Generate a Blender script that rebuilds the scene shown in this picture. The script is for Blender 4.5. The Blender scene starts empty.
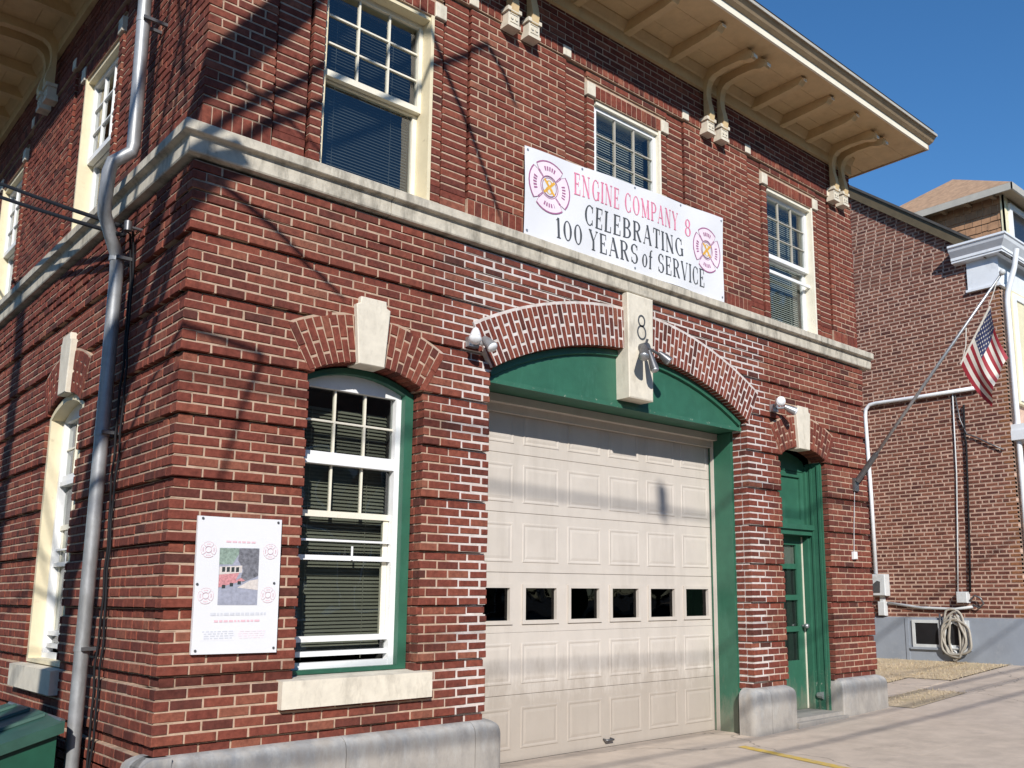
import bpy, bmesh, math, random
from mathutils import Vector, Matrix, noise as mnoise
random.seed(7)
C = bpy.context.scene.collection
SC = bpy.context.scene
PI = math.pi

# ------------------------------------------------------------------ camera, sky, sun, exposure
cam_d = bpy.data.cameras.new('camera')
cam = bpy.data.objects.new('camera', cam_d)
C.objects.link(cam)
F_PX, YAW, PITCH, ROLL = 922.203, 0.762438, 0.172876, -0.002481
CAM = Vector((-2.04572, -5.89417, 1.39004))
cam_d.sensor_width = 36.0
cam_d.lens = F_PX / 1024 * 36.0
cam_d.shift_x = -76.765 / 1024
cam_d.shift_y = 52.010 / 1024
cam_d.clip_start, cam_d.clip_end = 0.05, 3000
_fw = Vector((math.sin(YAW) * math.cos(PITCH), math.cos(YAW) * math.cos(PITCH), math.sin(PITCH)))
_rt = Vector((math.cos(YAW), -math.sin(YAW), 0))
_up = _rt.cross(_fw)
_r2 = _rt * math.cos(ROLL) + _up * math.sin(ROLL)
_u2 = -_rt * math.sin(ROLL) + _up * math.cos(ROLL)
cam.matrix_world = Matrix.Translation(CAM) @ Matrix((( _r2.x, _u2.x, -_fw.x), (_r2.y, _u2.y, -_fw.y), (_r2.z, _u2.z, -_fw.z))).to_4x4()
SC.camera = cam

SUN = Vector((0.66, 1.0, -0.69)).normalized()          # the way the light travels
ELEV = math.asin(-SUN.z)
world = bpy.data.worlds.new('World')
SC.world = world
world.use_nodes = True
_nt = world.node_tree
_bg = _nt.nodes['Background']
_sky = _nt.nodes.new('ShaderNodeTexSky')
_sky.sky_type = 'NISHITA'
_sky.sun_disc = False
_sky.sun_elevation = ELEV
_sky.sun_rotation = math.atan2(-SUN.x, -SUN.y)
_sky.air_density = 1.0
_sky.dust_density = 0.0
_sky.ozone_density = 4.5
_hs = _nt.nodes.new('ShaderNodeHueSaturation')
_hs.inputs['Saturation'].default_value = 1.18
_nt.links.new(_sky.outputs[0], _hs.inputs['Color'])
_nt.links.new(_hs.outputs[0], _bg.inputs[0])
_bg.inputs[1].default_value = 0.14
sun_d = bpy.data.lights.new('sun', 'SUN')
sun_d.energy = 5.0
sun_d.angle = math.radians(0.53)
sun_d.color = (1.0, 0.96, 0.90)
sun = bpy.data.objects.new('sun', sun_d)
C.objects.link(sun)
sun.rotation_euler = SUN.to_track_quat('-Z', 'Y').to_euler()
SC.view_settings.view_transform = 'Standard'
SC.view_settings.look = 'None'
SC.view_settings.gamma = 1.0
SC.view_settings.use_curve_mapping = False
SC.view_settings.exposure = 0.08
SC.cycles.max_bounces = 8
SC.cycles.transparent_max_bounces = 16

# ------------------------------------------------------------------ materials
def node(nt, t, **kw):
    n = nt.nodes.new(t)
    for k, v in kw.items():
        setattr(n, k, v)
    return n

def col(c):
    return (c[0], c[1], c[2], 1.0)

def ramp(nt, stops):
    n = nt.nodes.new('ShaderNodeValToRGB')
    cr = n.color_ramp
    while len(cr.elements) < len(stops):
        cr.elements.new(0.5)
    for e, (p, c) in zip(cr.elements, stops):
        e.position = p
        e.color = col(c)
    return n

def noise_tex(nt, scale, detail=4, rough=0.6, vec=None, stretch=None):
    n = node(nt, 'ShaderNodeTexNoise')
    n.inputs['Scale'].default_value = scale
    n.inputs['Detail'].default_value = detail
    n.inputs['Roughness'].default_value = rough
    src = vec
    if src is None:
        src = node(nt, 'ShaderNodeNewGeometry').outputs['Position']
    if stretch:
        m = node(nt, 'ShaderNodeMapping')
        m.inputs['Scale'].default_value = stretch
        nt.links.new(src, m.inputs[0])
        src = m.outputs[0]
    nt.links.new(src, n.inputs['Vector'])
    return n

def mixc(nt, fac, a, b, blend='MIX'):
    n = node(nt, 'ShaderNodeMix', data_type='RGBA', blend_type=blend)
    for sock, v in ((n.inputs[0], fac), (n.inputs[6], a), (n.inputs[7], b)):
        if hasattr(v, 'links'):
            nt.links.new(v, sock)
        elif isinstance(v, (tuple, list)):
            sock.default_value = col(v)
        else:
            sock.default_value = v
    return n.outputs[2]

def maprange(nt, v, a, b, c=0.0, d=1.0):
    n = node(nt, 'ShaderNodeMapRange')
    n.inputs[1].default_value, n.inputs[2].default_value, n.inputs[3].default_value, n.inputs[4].default_value = a, b, c, d
    nt.links.new(v, n.inputs[0])
    return n.outputs[0]

def new_mat(name):
    m = bpy.data.materials.new(name)
    m.use_nodes = True
    return m, m.node_tree, m.node_tree.nodes['Principled BSDF']

def add_bump(nt, b, height, strength, dist=0.01):
    bp = node(nt, 'ShaderNodeBump')
    bp.inputs['Strength'].default_value = strength
    bp.inputs['Distance'].default_value = dist
    nt.links.new(height, bp.inputs['Height'])
    nt.links.new(bp.outputs[0], b.inputs['Normal'])

def paint(name, c, rough=0.6, var=0.12, scale=6.0, stain=None, stain_amt=0.0, stain_scale=2.5, bump=0.15, bscale=60.0, metallic=0.0, stretch=None, streak=None, spec=0.5, thr=0.62):
    """a plain surface with slight uneven colour, optional patches of another colour and fine relief"""
    m, nt, b = new_mat(name)
    n1 = noise_tex(nt, scale, 5, 0.65, stretch=stretch)
    f = maprange(nt, n1.outputs['Fac'], 0.3, 0.7)
    lo = tuple(x * (1 - var) for x in c)
    hi = tuple(min(1, x * (1 + var)) for x in c)
    c1 = mixc(nt, f, lo, hi)
    if stain:
        n2 = noise_tex(nt, stain_scale, 6, 0.7, stretch=streak)
        f2 = maprange(nt, n2.outputs['Fac'], thr - 0.07, thr + 0.08, 0.0, stain_amt)
        c1 = mixc(nt, f2, c1, stain)
    nt.links.new(c1, b.inputs['Base Color'])
    b.inputs['Roughness'].default_value = rough
    b.inputs['Metallic'].default_value = metallic
    b.inputs['Specular IOR Level'].default_value = spec
    if bump:
        n3 = noise_tex(nt, bscale, 4, 0.6)
        add_bump(nt, b, n3.outputs['Fac'], bump, 0.004)
    return m

def brick_mat(name, source, stops, soot=0.45):
    """fired clay: colour from a number each brick carries, mottled, sooty in patches, gritty"""
    m, nt, b = new_mat(name)
    if source == 'object':
        v = node(nt, 'ShaderNodeObjectInfo').outputs['Random']
    else:
        a = node(nt, 'ShaderNodeAttribute')
        a.attribute_name = 'tint'
        v = a.outputs['Fac']
    r = ramp(nt, stops)
    nt.links.new(v, r.inputs[0])
    n1 = noise_tex(nt, 22, 5, 0.7)
    f = maprange(nt, n1.outputs['Fac'], 0.35, 0.72)
    c1 = mixc(nt, f, r.outputs[0], (0.42, 0.38, 0.38), 'MULTIPLY')
    c1 = mixc(nt, 0.9, r.outputs[0], c1)
    # weather stains in patches
    n2 = noise_tex(nt, 1.1, 6, 0.7, stretch=(1, 1, 0.6))
    f2 = maprange(nt, n2.outputs['Fac'], 0.52, 0.72, 0.0, soot)
    c1 = mixc(nt, f2, c1, (0.06, 0.035, 0.03))
    # pale lime bloom
    n4 = noise_tex(nt, 9.0, 6, 0.75)
    f4 = maprange(nt, n4.outputs['Fac'], 0.64, 0.80, 0.0, 0.30)
    c1 = mixc(nt, f4, c1, (0.42, 0.33, 0.29))
    nt.links.new(c1, b.inputs['Base Color'])
    b.inputs['Roughness'].default_value = 0.9
    b.inputs['Specular IOR Level'].default_value = 0.25
    n3 = noise_tex(nt, 75, 5, 0.7)
    add_bump(nt, b, n3.outputs['Fac'], 0.55, 0.006)
    return m

RED = [(0.0, (0.10, 0.036, 0.028)), (0.06, (0.145, 0.043, 0.031)), (0.25, (0.20, 0.053, 0.036)), (0.65, (0.235, 0.064, 0.041)), (0.90, (0.265, 0.08, 0.05)), (1.0, (0.29, 0.11, 0.068))]
NB = [(0.0, (0.12, 0.043, 0.035)), (0.35, (0.20, 0.074, 0.052)), (0.75, (0.26, 0.10, 0.068)), (0.9, (0.29, 0.115, 0.075)), (1.0, (0.32, 0.14, 0.06))]
M = {}
M['brick_single'] = brick_mat('brick_single', 'object', RED)
M['brick_many'] = brick_mat('brick_many', 'attr', RED)
M['brick_next'] = brick_mat('brick_next', 'attr', NB, 0.2)

def mortar_mat():
    m, nt, b = new_mat('lime_mortar')
    pos = node(nt, 'ShaderNodeNewGeometry').outputs['Position']
    n1 = noise_tex(nt, 14, 5, 0.7, vec=pos)
    base = mixc(nt, maprange(nt, n1.outputs['Fac'], 0.3, 0.72), (0.36, 0.25, 0.175), (0.57, 0.415, 0.305))
    # the piers and arch round the vehicle door were repointed in white cement, in a ragged patch
    sep = node(nt, 'ShaderNodeSeparateXYZ')
    nt.links.new(pos, sep.inputs[0])
    wob = noise_tex(nt, 2.2, 4, 0.6, vec=pos)
    def ma(op, a, bb):
        n = node(nt, 'ShaderNodeMath', operation=op)
        for i, v in enumerate((a, bb)):
            if hasattr(v, 'links'):
                nt.links.new(v, n.inputs[i])
            else:
                n.inputs[i].default_value = v
        return n.outputs[0]
    dx = ma('ABSOLUTE', ma('SUBTRACT', sep.outputs['X'], 4.2), 0.0)
    w = ma('MULTIPLY', ma('SUBTRACT', wob.outputs['Fac'], 0.5), 1.1)
    out = ma('ADD', dx, w)
    side = maprange(nt, out, 2.0, 2.25, 1.0, 0.0)
    low = maprange(nt, sep.outputs['Z'], 4.26, 4.3, 1.0, 0.0)
    fr = maprange(nt, sep.outputs['Y'], 0.5, 0.6, 1.0, 0.0)
    f = ma('MULTIPLY', ma('MULTIPLY', side, low), fr)
    n2 = noise_tex(nt, 5, 4, 0.6, vec=pos)
    f = ma('MULTIPLY', f, maprange(nt, n2.outputs['Fac'], 0.25, 0.5, 0.6, 1.0))
    white = mixc(nt, maprange(nt, n1.outputs['Fac'], 0.3, 0.7), (0.50, 0.44, 0.40), (0.70, 0.64, 0.60))
    c = mixc(nt, f, base, white)
    # soot washed over the joints
    n3 = noise_tex(nt, 1.1, 6, 0.7, vec=pos, stretch=(1, 1, 0.6))
    c = mixc(nt, maprange(nt, n3.outputs['Fac'], 0.57, 0.72, 0.0, 0.6), c, (0.16, 0.11, 0.09))
    nt.links.new(c, b.inputs['Base Color'])
    b.inputs['Roughness'].default_value = 0.95
    b.inputs['Specular IOR Level'].default_value = 0.2
    add_bump(nt, b, n1.outputs['Fac'], 0.5, 0.006)
    return m
M['mortar'] = mortar_mat()
M['mortar_next'] = paint('mortar_next', (0.53, 0.37, 0.285), 0.95, 0.22, 5, bump=0.4)
M['belt'] = paint('weathered_limestone', (0.52, 0.47, 0.38), 0.85, 0.18, 9, stain=(0.13, 0.115, 0.09), stain_amt=0.6, stain_scale=3.4, streak=(2.2, 2.2, 0.6), bump=0.45, thr=0.56)
M['stone'] = paint('cream_stone', (0.66, 0.60, 0.49), 0.8, 0.10, 11, stain=(0.32, 0.28, 0.22), stain_amt=0.5, stain_scale=4, streak=(1.6, 1.6, 0.5), bump=0.3, thr=0.60)
M['plinth'] = paint('painted_grey_stone', (0.30, 0.305, 0.305), 0.8, 0.18, 7, stain=(0.47, 0.455, 0.425), stain_amt=0.75, stain_scale=3.6, streak=(1.6, 1.6, 0.7), bump=0.5, thr=0.48)
M['cream'] = paint('cream_paint', (0.72, 0.63, 0.43), 0.55, 0.06, 8, stain=(0.40, 0.32, 0.2), stain_amt=0.6, stain_scale=14, thr=0.68, bump=0.2)
M['creamlight'] = paint('pale_cream_paint', (0.78, 0.73, 0.60), 0.55, 0.06, 8, stain=(0.45, 0.38, 0.28), stain_amt=0.5, stain_scale=14, thr=0.68, bump=0.2)
M['white'] = paint('white_paint', (0.80, 0.80, 0.79), 0.45, 0.05, 8, stain=(0.5, 0.48, 0.44), stain_amt=0.35, stain_scale=10, thr=0.66, bump=0.1)
M['green'] = paint('green_paint', (0.030, 0.120, 0.074), 0.45, 0.14, 5, stain=(0.06, 0.19, 0.13), stain_amt=0.45, stain_scale=3.0, streak=(2, 2, 0.5), bump=0.15)
M['greenworn'] = paint('worn_green_paint', (0.033, 0.128, 0.080), 0.5, 0.14, 5, stain=(0.62, 0.58, 0.5), stain_amt=0.9, stain_scale=26.0, thr=0.66, bump=0.2)
M['door'] = paint('stone_coloured_door_paint', (0.56, 0.505, 0.445), 0.6, 0.05, 4, stain=(0.47, 0.42, 0.365), stain_amt=0.5, stain_scale=1.6, streak=(3, 3, 0.4), bump=0.06, thr=0.56)
M['soffit'] = paint('tan_soffit_paint', (0.66, 0.49, 0.265), 0.65, 0.10, 5, stain=(0.48, 0.32, 0.16), stain_amt=0.45, stain_scale=3, bump=0.15)
M['fascia'] = paint('fascia_cream_paint', (0.80, 0.74, 0.60), 0.5, 0.05, 6, bump=0.08)
M['gutter'] = paint('old_tan_gutter', (0.42, 0.31, 0.19), 0.6, 0.14, 4, bump=0.1)
M['gutterlip'] = paint('gutter_lip', (0.45, 0.42, 0.36), 0.5, 0.1, 5, bump=0.05)
M['roofing'] = paint('dark_roofing', (0.07, 0.065, 0.06), 0.9, 0.2, 8)
M['pipe'] = paint('galvanised_downpipe', (0.34, 0.345, 0.35), 0.46, 0.2, 7, stain=(0.2, 0.195, 0.185), stain_amt=0.6, stain_scale=5, streak=(2, 2, 0.35), metallic=0.4, bump=0.05, thr=0.55)
M['black'] = paint('black_rubber', (0.014, 0.014, 0.016), 0.7, 0.2, 10, bump=0.0, spec=0.2)
M['iron'] = paint('dark_metal', (0.16, 0.16, 0.165), 0.4, 0.2, 20, metallic=0.6, bump=0.05)
M['silver'] = paint('brushed_aluminium', (0.42, 0.43, 0.44), 0.42, 0.15, 20, metallic=0.7, bump=0.05)
M['lampglass'] = paint('frosted_lamp_glass', (0.82, 0.84, 0.86), 0.2, 0.04, 20, bump=0.0)
M['vinyl'] = paint('white_vinyl', (0.70, 0.70, 0.715), 0.75, 0.02, 3, bump=0.0, spec=0.15)
M['ink_black'] = paint('black_print', (0.075, 0.08, 0.085), 0.5, 0.15, 20, bump=0.0)
M['ink_pink'] = paint('pink_print', (0.70, 0.22, 0.33), 0.5, 0.15, 14, bump=0.0)
M['ink_palepink'] = paint('pale_pink_print', (0.82, 0.70, 0.75), 0.5, 0.05, 10, bump=0.0)
M['ink_purple'] = paint('purple_print', (0.36, 0.13, 0.25), 0.5, 0.15, 14, bump=0.0)
M['ink_gold'] = paint('gold_print', (0.75, 0.40, 0.06), 0.5, 0.2, 30, bump=0.0)
M['ink_faint'] = paint('faded_print', (0.58, 0.59, 0.63), 0.5, 0.08, 40, bump=0.0)
M['ink_faintpink'] = paint('faded_pink_print', (0.72, 0.48, 0.53), 0.5, 0.08, 40, bump=0.0)
M['pic_green'] = paint('picture_green', (0.24, 0.31, 0.26), 0.4, 0.35, 60, bump=0.0)
M['pic_grey'] = paint('picture_grey', (0.17, 0.17, 0.19), 0.4, 0.5, 40, bump=0.0)
M['pic_road'] = paint('picture_road', (0.33, 0.34, 0.41), 0.4, 0.2, 40, bump=0.0)
M['pic_red'] = paint('picture_red', (0.55, 0.25, 0.26), 0.4, 0.4, 70, bump=0.0)
M['pic_pale'] = paint('picture_pale', (0.62, 0.56, 0.52), 0.4, 0.15, 60, bump=0.0)
M['pic_dark'] = paint('picture_dark', (0.04, 0.05, 0.05), 0.4, 0.3, 60, bump=0.0)
M['dark_backing'] = paint('painted_room_gloom', (0.05, 0.048, 0.045), 0.9, 0.2, 4, bump=0.0)  # near-black: the gloom of unlit interiors is put into the colour
M['blind'] = paint('grey_green_blind', (0.27, 0.265, 0.215), 0.55, 0.12, 3, bump=0.0)
M['blindgrey'] = paint('grey_blind', (0.13, 0.145, 0.155), 0.55, 0.12, 3, bump=0.0)
M['curtain'] = paint('pale_grey_blind', (0.66, 0.69, 0.67), 0.6, 0.12, 3, bump=0.0)
M['bluewhite'] = paint('neighbour_white_paint', (0.76, 0.78, 0.80), 0.5, 0.05, 5, stain=(0.5, 0.52, 0.55), stain_amt=0.5, stain_scale=3, bump=0.05)
M['slate_blue'] = paint('grey_blue_foundation_paint', (0.27, 0.30, 0.345), 0.8, 0.10, 2.5, stain=(0.36, 0.38, 0.41), stain_amt=0.5, stain_scale=3.5, bump=0.3)
M['rake'] = paint('olive_rake_board', (0.10, 0.075, 0.04), 0.7, 0.2, 6)
M['shingle'] = paint('tan_roof_shingles', (0.40, 0.25, 0.15), 0.9, 0.25, 9, stain=(0.30, 0.17, 0.10), stain_amt=0.6, stain_scale=7, bump=0.5)
M['shake'] = paint('brown_wall_shingles', (0.36, 0.20, 0.11), 0.85, 0.25, 7, stain=(0.26, 0.14, 0.07), stain_amt=0.6, stain_scale=6, bump=0.4)
M['siding'] = paint('cream_siding', (0.74, 0.68, 0.46), 0.7, 0.08, 5, bump=0.1)
M['hose'] = paint('beige_hose', (0.35, 0.32, 0.27), 0.6, 0.15, 12, bump=0.05)
M['greybox'] = paint('grey_enamel', (0.58, 0.60, 0.60), 0.5, 0.08, 9, stain=(0.35, 0.33, 0.30), stain_amt=0.5, stain_scale=8, bump=0.05)
M['bin'] = paint('green_bin_steel', (0.012, 0.075, 0.045), 0.45, 0.2, 4, bump=0.1)
M['binlid'] = paint('green_bin_lid', (0.028, 0.085, 0.062), 0.5, 0.2, 5, stain=(0.07, 0.11, 0.09), stain_amt=0.6, stain_scale=3, bump=0.1)
M['concrete'] = paint('concrete', (0.52, 0.43, 0.345), 0.9, 0.14, 3.0, stain=(0.36, 0.30, 0.245), stain_amt=0.65, stain_scale=1.7, bump=0.45, bscale=130)
def weather(m, low=None, cracks=False):
    """grime that splashes up from the ground in a ragged line, or fine wandering cracks"""
    nt, b = m.node_tree, m.node_tree.nodes['Principled BSDF']
    src = b.inputs['Base Color'].links[0].from_socket
    pos = node(nt, 'ShaderNodeNewGeometry').outputs['Position']
    if low:
        sp_ = node(nt, 'ShaderNodeSeparateXYZ')
        nt.links.new(pos, sp_.inputs[0])
        n1 = noise_tex(nt, 3.0, 6, 0.75, vec=pos, stretch=(2.5, 2.5, 0.7))
        a = node(nt, 'ShaderNodeMath', operation='MULTIPLY_ADD')
        a.inputs[1].default_value, a.inputs[2].default_value = -1.3, 0.0
        nt.links.new(n1.outputs['Fac'], a.inputs[0])
        c_ = node(nt, 'ShaderNodeMath', operation='ADD')
        nt.links.new(sp_.outputs['Z'], c_.inputs[0])
        nt.links.new(a.outputs[0], c_.inputs[1])
        f = maprange(nt, c_.outputs[0], low - 0.65, low - 0.30, 0.5, 0.0)
        src = mixc(nt, f, src, (0.27, 0.22, 0.17))
    if cracks:
        w_ = noise_tex(nt, 1.5, 4, 0.6, vec=pos)
        mx = node(nt, 'ShaderNodeVectorMath', operation='MULTIPLY_ADD')
        mx.inputs[1].default_value = (0.5, 0.5, 0.5)
        nt.links.new(w_.outputs['Color'], mx.inputs[0])
        nt.links.new(pos, mx.inputs[2])
        vo = node(nt, 'ShaderNodeTexVoronoi', feature='DISTANCE_TO_EDGE')
        vo.inputs['Scale'].default_value = 0.3
        nt.links.new(mx.outputs[0], vo.inputs['Vector'])
        f = maprange(nt, vo.outputs['Distance'], 0.0012, 0.004, 0.55, 0.0)
        src = mixc(nt, f, src, (0.12, 0.10, 0.08))
        n2 = noise_tex(nt, 0.9, 5, 0.7, vec=pos)
        src = mixc(nt, maprange(nt, n2.outputs['Fac'], 0.60, 0.72, 0.0, 0.5), src, (0.20, 0.165, 0.135))
        n3 = noise_tex(nt, 38, 3, 0.6, vec=pos)
        src = mixc(nt, maprange(nt, n3.outputs['Fac'], 0.60, 0.75, 0.0, 0.35), src, (0.62, 0.55, 0.47))
    nt.links.new(src, b.inputs['Base Color'])
weather(M['door'], low=0.5)
weather(M['green'], low=0.08)
weather(M['plinth'], low=0.25)
weather(M['concrete'], cracks=True)
M['asphalt'] = paint('asphalt', (0.055, 0.053, 0.05), 0.9, 0.25, 3, bump=0.5, bscale=120)
M['soil'] = paint('dry_turf_soil', (0.52, 0.41, 0.27), 0.95, 0.25, 5, stain=(0.22, 0.18, 0.08), stain_amt=0.6, stain_scale=2.5, bump=0.6, bscale=50)
M['yellow'] = paint('worn_yellow_paint', (0.62, 0.42, 0.07), 0.8, 0.2, 12, stain=(0.42, 0.35, 0.25), stain_amt=0.85, stain_scale=16, thr=0.55)
M['straw'] = paint('straw_grass', (0.56, 0.45, 0.29), 0.9, 0.1, 3.5, stain=(0.30, 0.31, 0.11), stain_amt=0.7, stain_scale=1.4, bump=0.0)
M['flag_red'] = paint('flag_red', (0.30, 0.018, 0.03), 0.7, 0.1, 20, bump=0.1)
M['flag_white'] = paint('flag_white', (0.66, 0.62, 0.55), 0.7, 0.05, 20, bump=0.1)
M['flag_blue'] = paint('flag_blue', (0.018, 0.026, 0.085), 0.7, 0.15, 20, bump=0.1)
M['bark'] = paint('bark', (0.11, 0.085, 0.065), 0.95, 0.3, 10, bump=0.7, bscale=25)
M['polewood'] = paint('creosoted_wood', (0.12, 0.09, 0.065), 0.95, 0.25, 10, bump=0.5, bscale=25)

def glass_mat(name, tint, mixv, rough=0.015):
    """window glass: a dim see-through pane with a mirror sheen"""
    m, nt, b = new_mat(name)
    out = nt.nodes['Material Output']
    tr = node(nt, 'ShaderNodeBsdfTransparent')
    tr.inputs[0].default_value = col(tint)
    gl = node(nt, 'ShaderNodeBsdfGlossy')
    gl.inputs['Roughness'].default_value = rough
    n1 = noise_tex(nt, 1.3, 2, 0.5)
    bp = node(nt, 'ShaderNodeBump')
    bp.inputs['Strength'].default_value = 0.25
    bp.inputs['Distance'].default_value = 0.05
    nt.links.new(n1.outputs['Fac'], bp.inputs['Height'])
    nt.links.new(bp.outputs[0], gl.inputs['Normal'])
    lw_ = node(nt, 'ShaderNodeLayerWeight')
    lw_.inputs[0].default_value = 0.5
    pw = node(nt, 'ShaderNodeMath', operation='POWER')
    pw.inputs[1].default_value = 5.0
    nt.links.new(lw_.outputs['Facing'], pw.inputs[0])
    f = node(nt, 'ShaderNodeMath', operation='MULTIPLY_ADD')
    f.inputs[1].default_value, f.inputs[2].default_value = 0.92, mixv
    f.use_clamp = True
    nt.links.new(pw.outputs[0], f.inputs[0])
    mx = node(nt, 'ShaderNodeMixShader')
    nt.links.new(f.outputs[0], mx.inputs[0])
    nt.links.new(tr.outputs[0], mx.inputs[1])
    nt.links.new(gl.outputs[0], mx.inputs[2])
    nt.links.new(mx.outputs[0], out.inputs['Surface'])
    return m
M['glass'] = glass_mat('window_glass', (0.64, 0.67, 0.64), 0.12)
M['glassdark'] = glass_mat('dark_door_glass', (0.25, 0.25, 0.25), 0.04)

# ------------------------------------------------------------------ mesh helpers
def front(u, d, z):
    return (u, d, z)

def side(u, d, z):
    return (d, u, z)

def next_wall(u, d, z):
    return (13.0 + d, u, z)

class MB:
    """collects shapes and links them as one mesh object"""
    def __init__(s, T=None):
        s.v, s.f, s.t, s.T = [], [], [], T or (lambda a, b, c: (a, b, c))

    def add(s, verts, faces, tint=0.5):
        o = len(s.v)
        s.v.extend(s.T(*p) for p in verts)
        s.f.extend(tuple(o + i for i in f) for f in faces)
        s.t.extend([tint] * len(faces))
        return s

    def box(s, a0, a1, b0, b1, c0, c1, tint=0.5):
        v = [(a0, b0, c0), (a1, b0, c0), (a1, b1, c0), (a0, b1, c0), (a0, b0, c1), (a1, b0, c1), (a1, b1, c1), (a0, b1, c1)]
        return s.add(v, [(0, 3, 2, 1), (4, 5, 6, 7), (0, 1, 5, 4), (1, 2, 6, 5), (2, 3, 7, 6), (3, 0, 4, 7)], tint)

    def cham(s, a0, a1, b0, b1, c0, c1, e=0.004, tint=0.5):
        """a box whose front (b0) face has softened edges"""
        v = [(a0, b1, c0), (a1, b1, c0), (a1, b1, c1), (a0, b1, c1),
             (a0, b0 + e, c0), (a1, b0 + e, c0), (a1, b0 + e, c1), (a0, b0 + e, c1),
             (a0 + e, b0, c0 + e), (a1 - e, b0, c0 + e), (a1 - e, b0, c1 - e), (a0 + e, b0, c1 - e)]
        f = [(8, 9, 10, 11)]
        for i in range(4):
            j = (i + 1) % 4
            f += [(4 + i, 4 + j, 8 + j, 8 + i), (i, j, 4 + j, 4 + i)]
        return s.add(v, f, tint)

    def prism(s, poly, e0, e1, axis='b', tint=0.5):
        """poly in two coordinates, extruded along the third: axis 'b' -> poly (a,c); 'a' -> poly (b,c); 'c' -> poly (a,b)"""
        n = len(poly)
        def P(p, e):
            return {'b': (p[0], e, p[1]), 'a': (e, p[0], p[1]), 'c': (p[0], p[1], e)}[axis]
        v = [P(p, e0) for p in poly] + [P(p, e1) for p in poly]
        f = [tuple(range(n)), tuple(range(2 * n - 1, n - 1, -1))] + [(i, (i + 1) % n, n + (i + 1) % n, n + i) for i in range(n)]
        return s.add(v, f, tint)

    def loft(s, rings, closed=True, caps=True):
        n = len(rings[0])
        v = [p for r in rings for p in r]
        f = []
        for k in range(len(rings) - 1):
            for i in range(n if closed else n - 1):
                j = (i + 1) % n
                f.append((k * n + i, k * n + j, (k + 1) * n + j, (k + 1) * n + i))
        if caps and closed:
            f += [tuple(range(n - 1, -1, -1)), tuple((len(rings) - 1) * n + i for i in range(n))]
        return s.add(v, f)

    def tube(s, pts, r, n=8, caps=True):
        pts = [Vector(p) for p in pts]
        rs = r if isinstance(r, (list, tuple)) else [r] * len(pts)
        rings = []
        ref = None
        for i, p in enumerate(pts):
            d = (pts[min(i + 1, len(pts) - 1)] - pts[max(i - 1, 0)]).normalized()
            if ref is None:
                ref = d.orthogonal().normalized()
            ref = (ref - d * ref.dot(d)).normalized()
            w = d.cross(ref)
            rings.append([tuple(p + (ref * math.cos(2 * PI * k / n) + w * math.sin(2 * PI * k / n)) * rs[i]) for k in range(n)])
        return s.loft(rings, True, caps)

    def grid(s, fn, nu, nv):
        v = [fn(i / nu, j / nv) for j in range(nv + 1) for i in range(nu + 1)]
        f = [(j * (nu + 1) + i, j * (nu + 1) + i + 1, (j + 1) * (nu + 1) + i + 1, (j + 1) * (nu + 1) + i) for j in range(nv) for i in range(nu)]
        return s.add(v, f)

    def mesh(s, name, smooth=False, tint=False):
        me = bpy.data.meshes.new(name)
        me.from_pydata(s.v, [], s.f)
        bm = bmesh.new()
        bm.from_mesh(me)
        bmesh.ops.recalc_face_normals(bm, faces=bm.faces)
        bm.to_mesh(me)
        bm.free()
        if tint:
            a = me.attributes.new('tint', 'FLOAT', 'FACE')
            a.data.foreach_set('value', s.t)
        if smooth:
            me.polygons.foreach_set('use_smooth', [True] * len(me.polygons))
        me.update()
        return me

    def build(s, name, m, parent=None, smooth=False, tint=False, angle=None):
        me = s.mesh(name, smooth, tint)
        me.materials.append(M[m] if isinstance(m, str) else m)
        if smooth and angle:
            try:
                me.set_sharp_from_angle(angle=math.radians(angle))
            except Exception:
                pass
        o = bpy.data.objects.new(name, me)
        C.objects.link(o)
        o.parent = parent
        return o

def tag(o, label, cat, group=None):
    o['label'], o['category'] = label, cat
    if group:
        o['group'] = group
    return o

def thing(name, label, cat, loc=(0, 0, 0), group=None):
    """an Empty at the thing's base; parts are given in world coordinates and hung on it"""
    o = bpy.data.objects.new(name, None)
    C.objects.link(o)
    o.location = loc
    o.empty_display_size = 0.2
    return tag(o, label, cat, group)

def hang(o, parent):
    o.parent = parent
    off = parent.location if parent.parent is None else Vector((0, 0, 0))      # parts are modelled in world coordinates
    o.matrix_parent_inverse = Matrix.Translation(-off)
    return o

def part(mb, name, m, parent, **kw):
    o = mb.build(name, m, None, **kw)
    return hang(o, parent)

def structure(o):
    o['kind'] = 'structure'
    return o

# ------------------------------------------------------------------ ground
def zg(x, y=0.0):
    """the street climbs gently from left to right"""
    if x < 2.5:
        z = 0.05 * (x - 2.5)
    elif x < 6.0:
        z = 0.0
    elif x < 8.4:
        z = 0.03 * (x - 6.0)
    elif x < 40:
        z = 0.072 + 0.055 * (x - 8.4)
    else:
        z = 0.072 + 0.055 * 31.6
    if x < -40:
        z = 0.05 * -42.5
    return z

def ground_sheet(name, m, xs, y0, y1, dz, ny=1):
    mb = MB()
    v, f = [], []
    ys = [y0 + (y1 - y0) * k / ny for k in range(ny + 1)]
    for x in xs:
        for y in ys:
            v.append((x, y, zg(x) + dz))
    w = ny + 1
    for i in range(len(xs) - 1):
        for j in range(ny):
            f.append((i * w + j, (i + 1) * w + j, (i + 1) * w + j + 1, i * w + j + 1))
    mb.add(v, f)
    return structure(mb.build(name, m))

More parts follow.
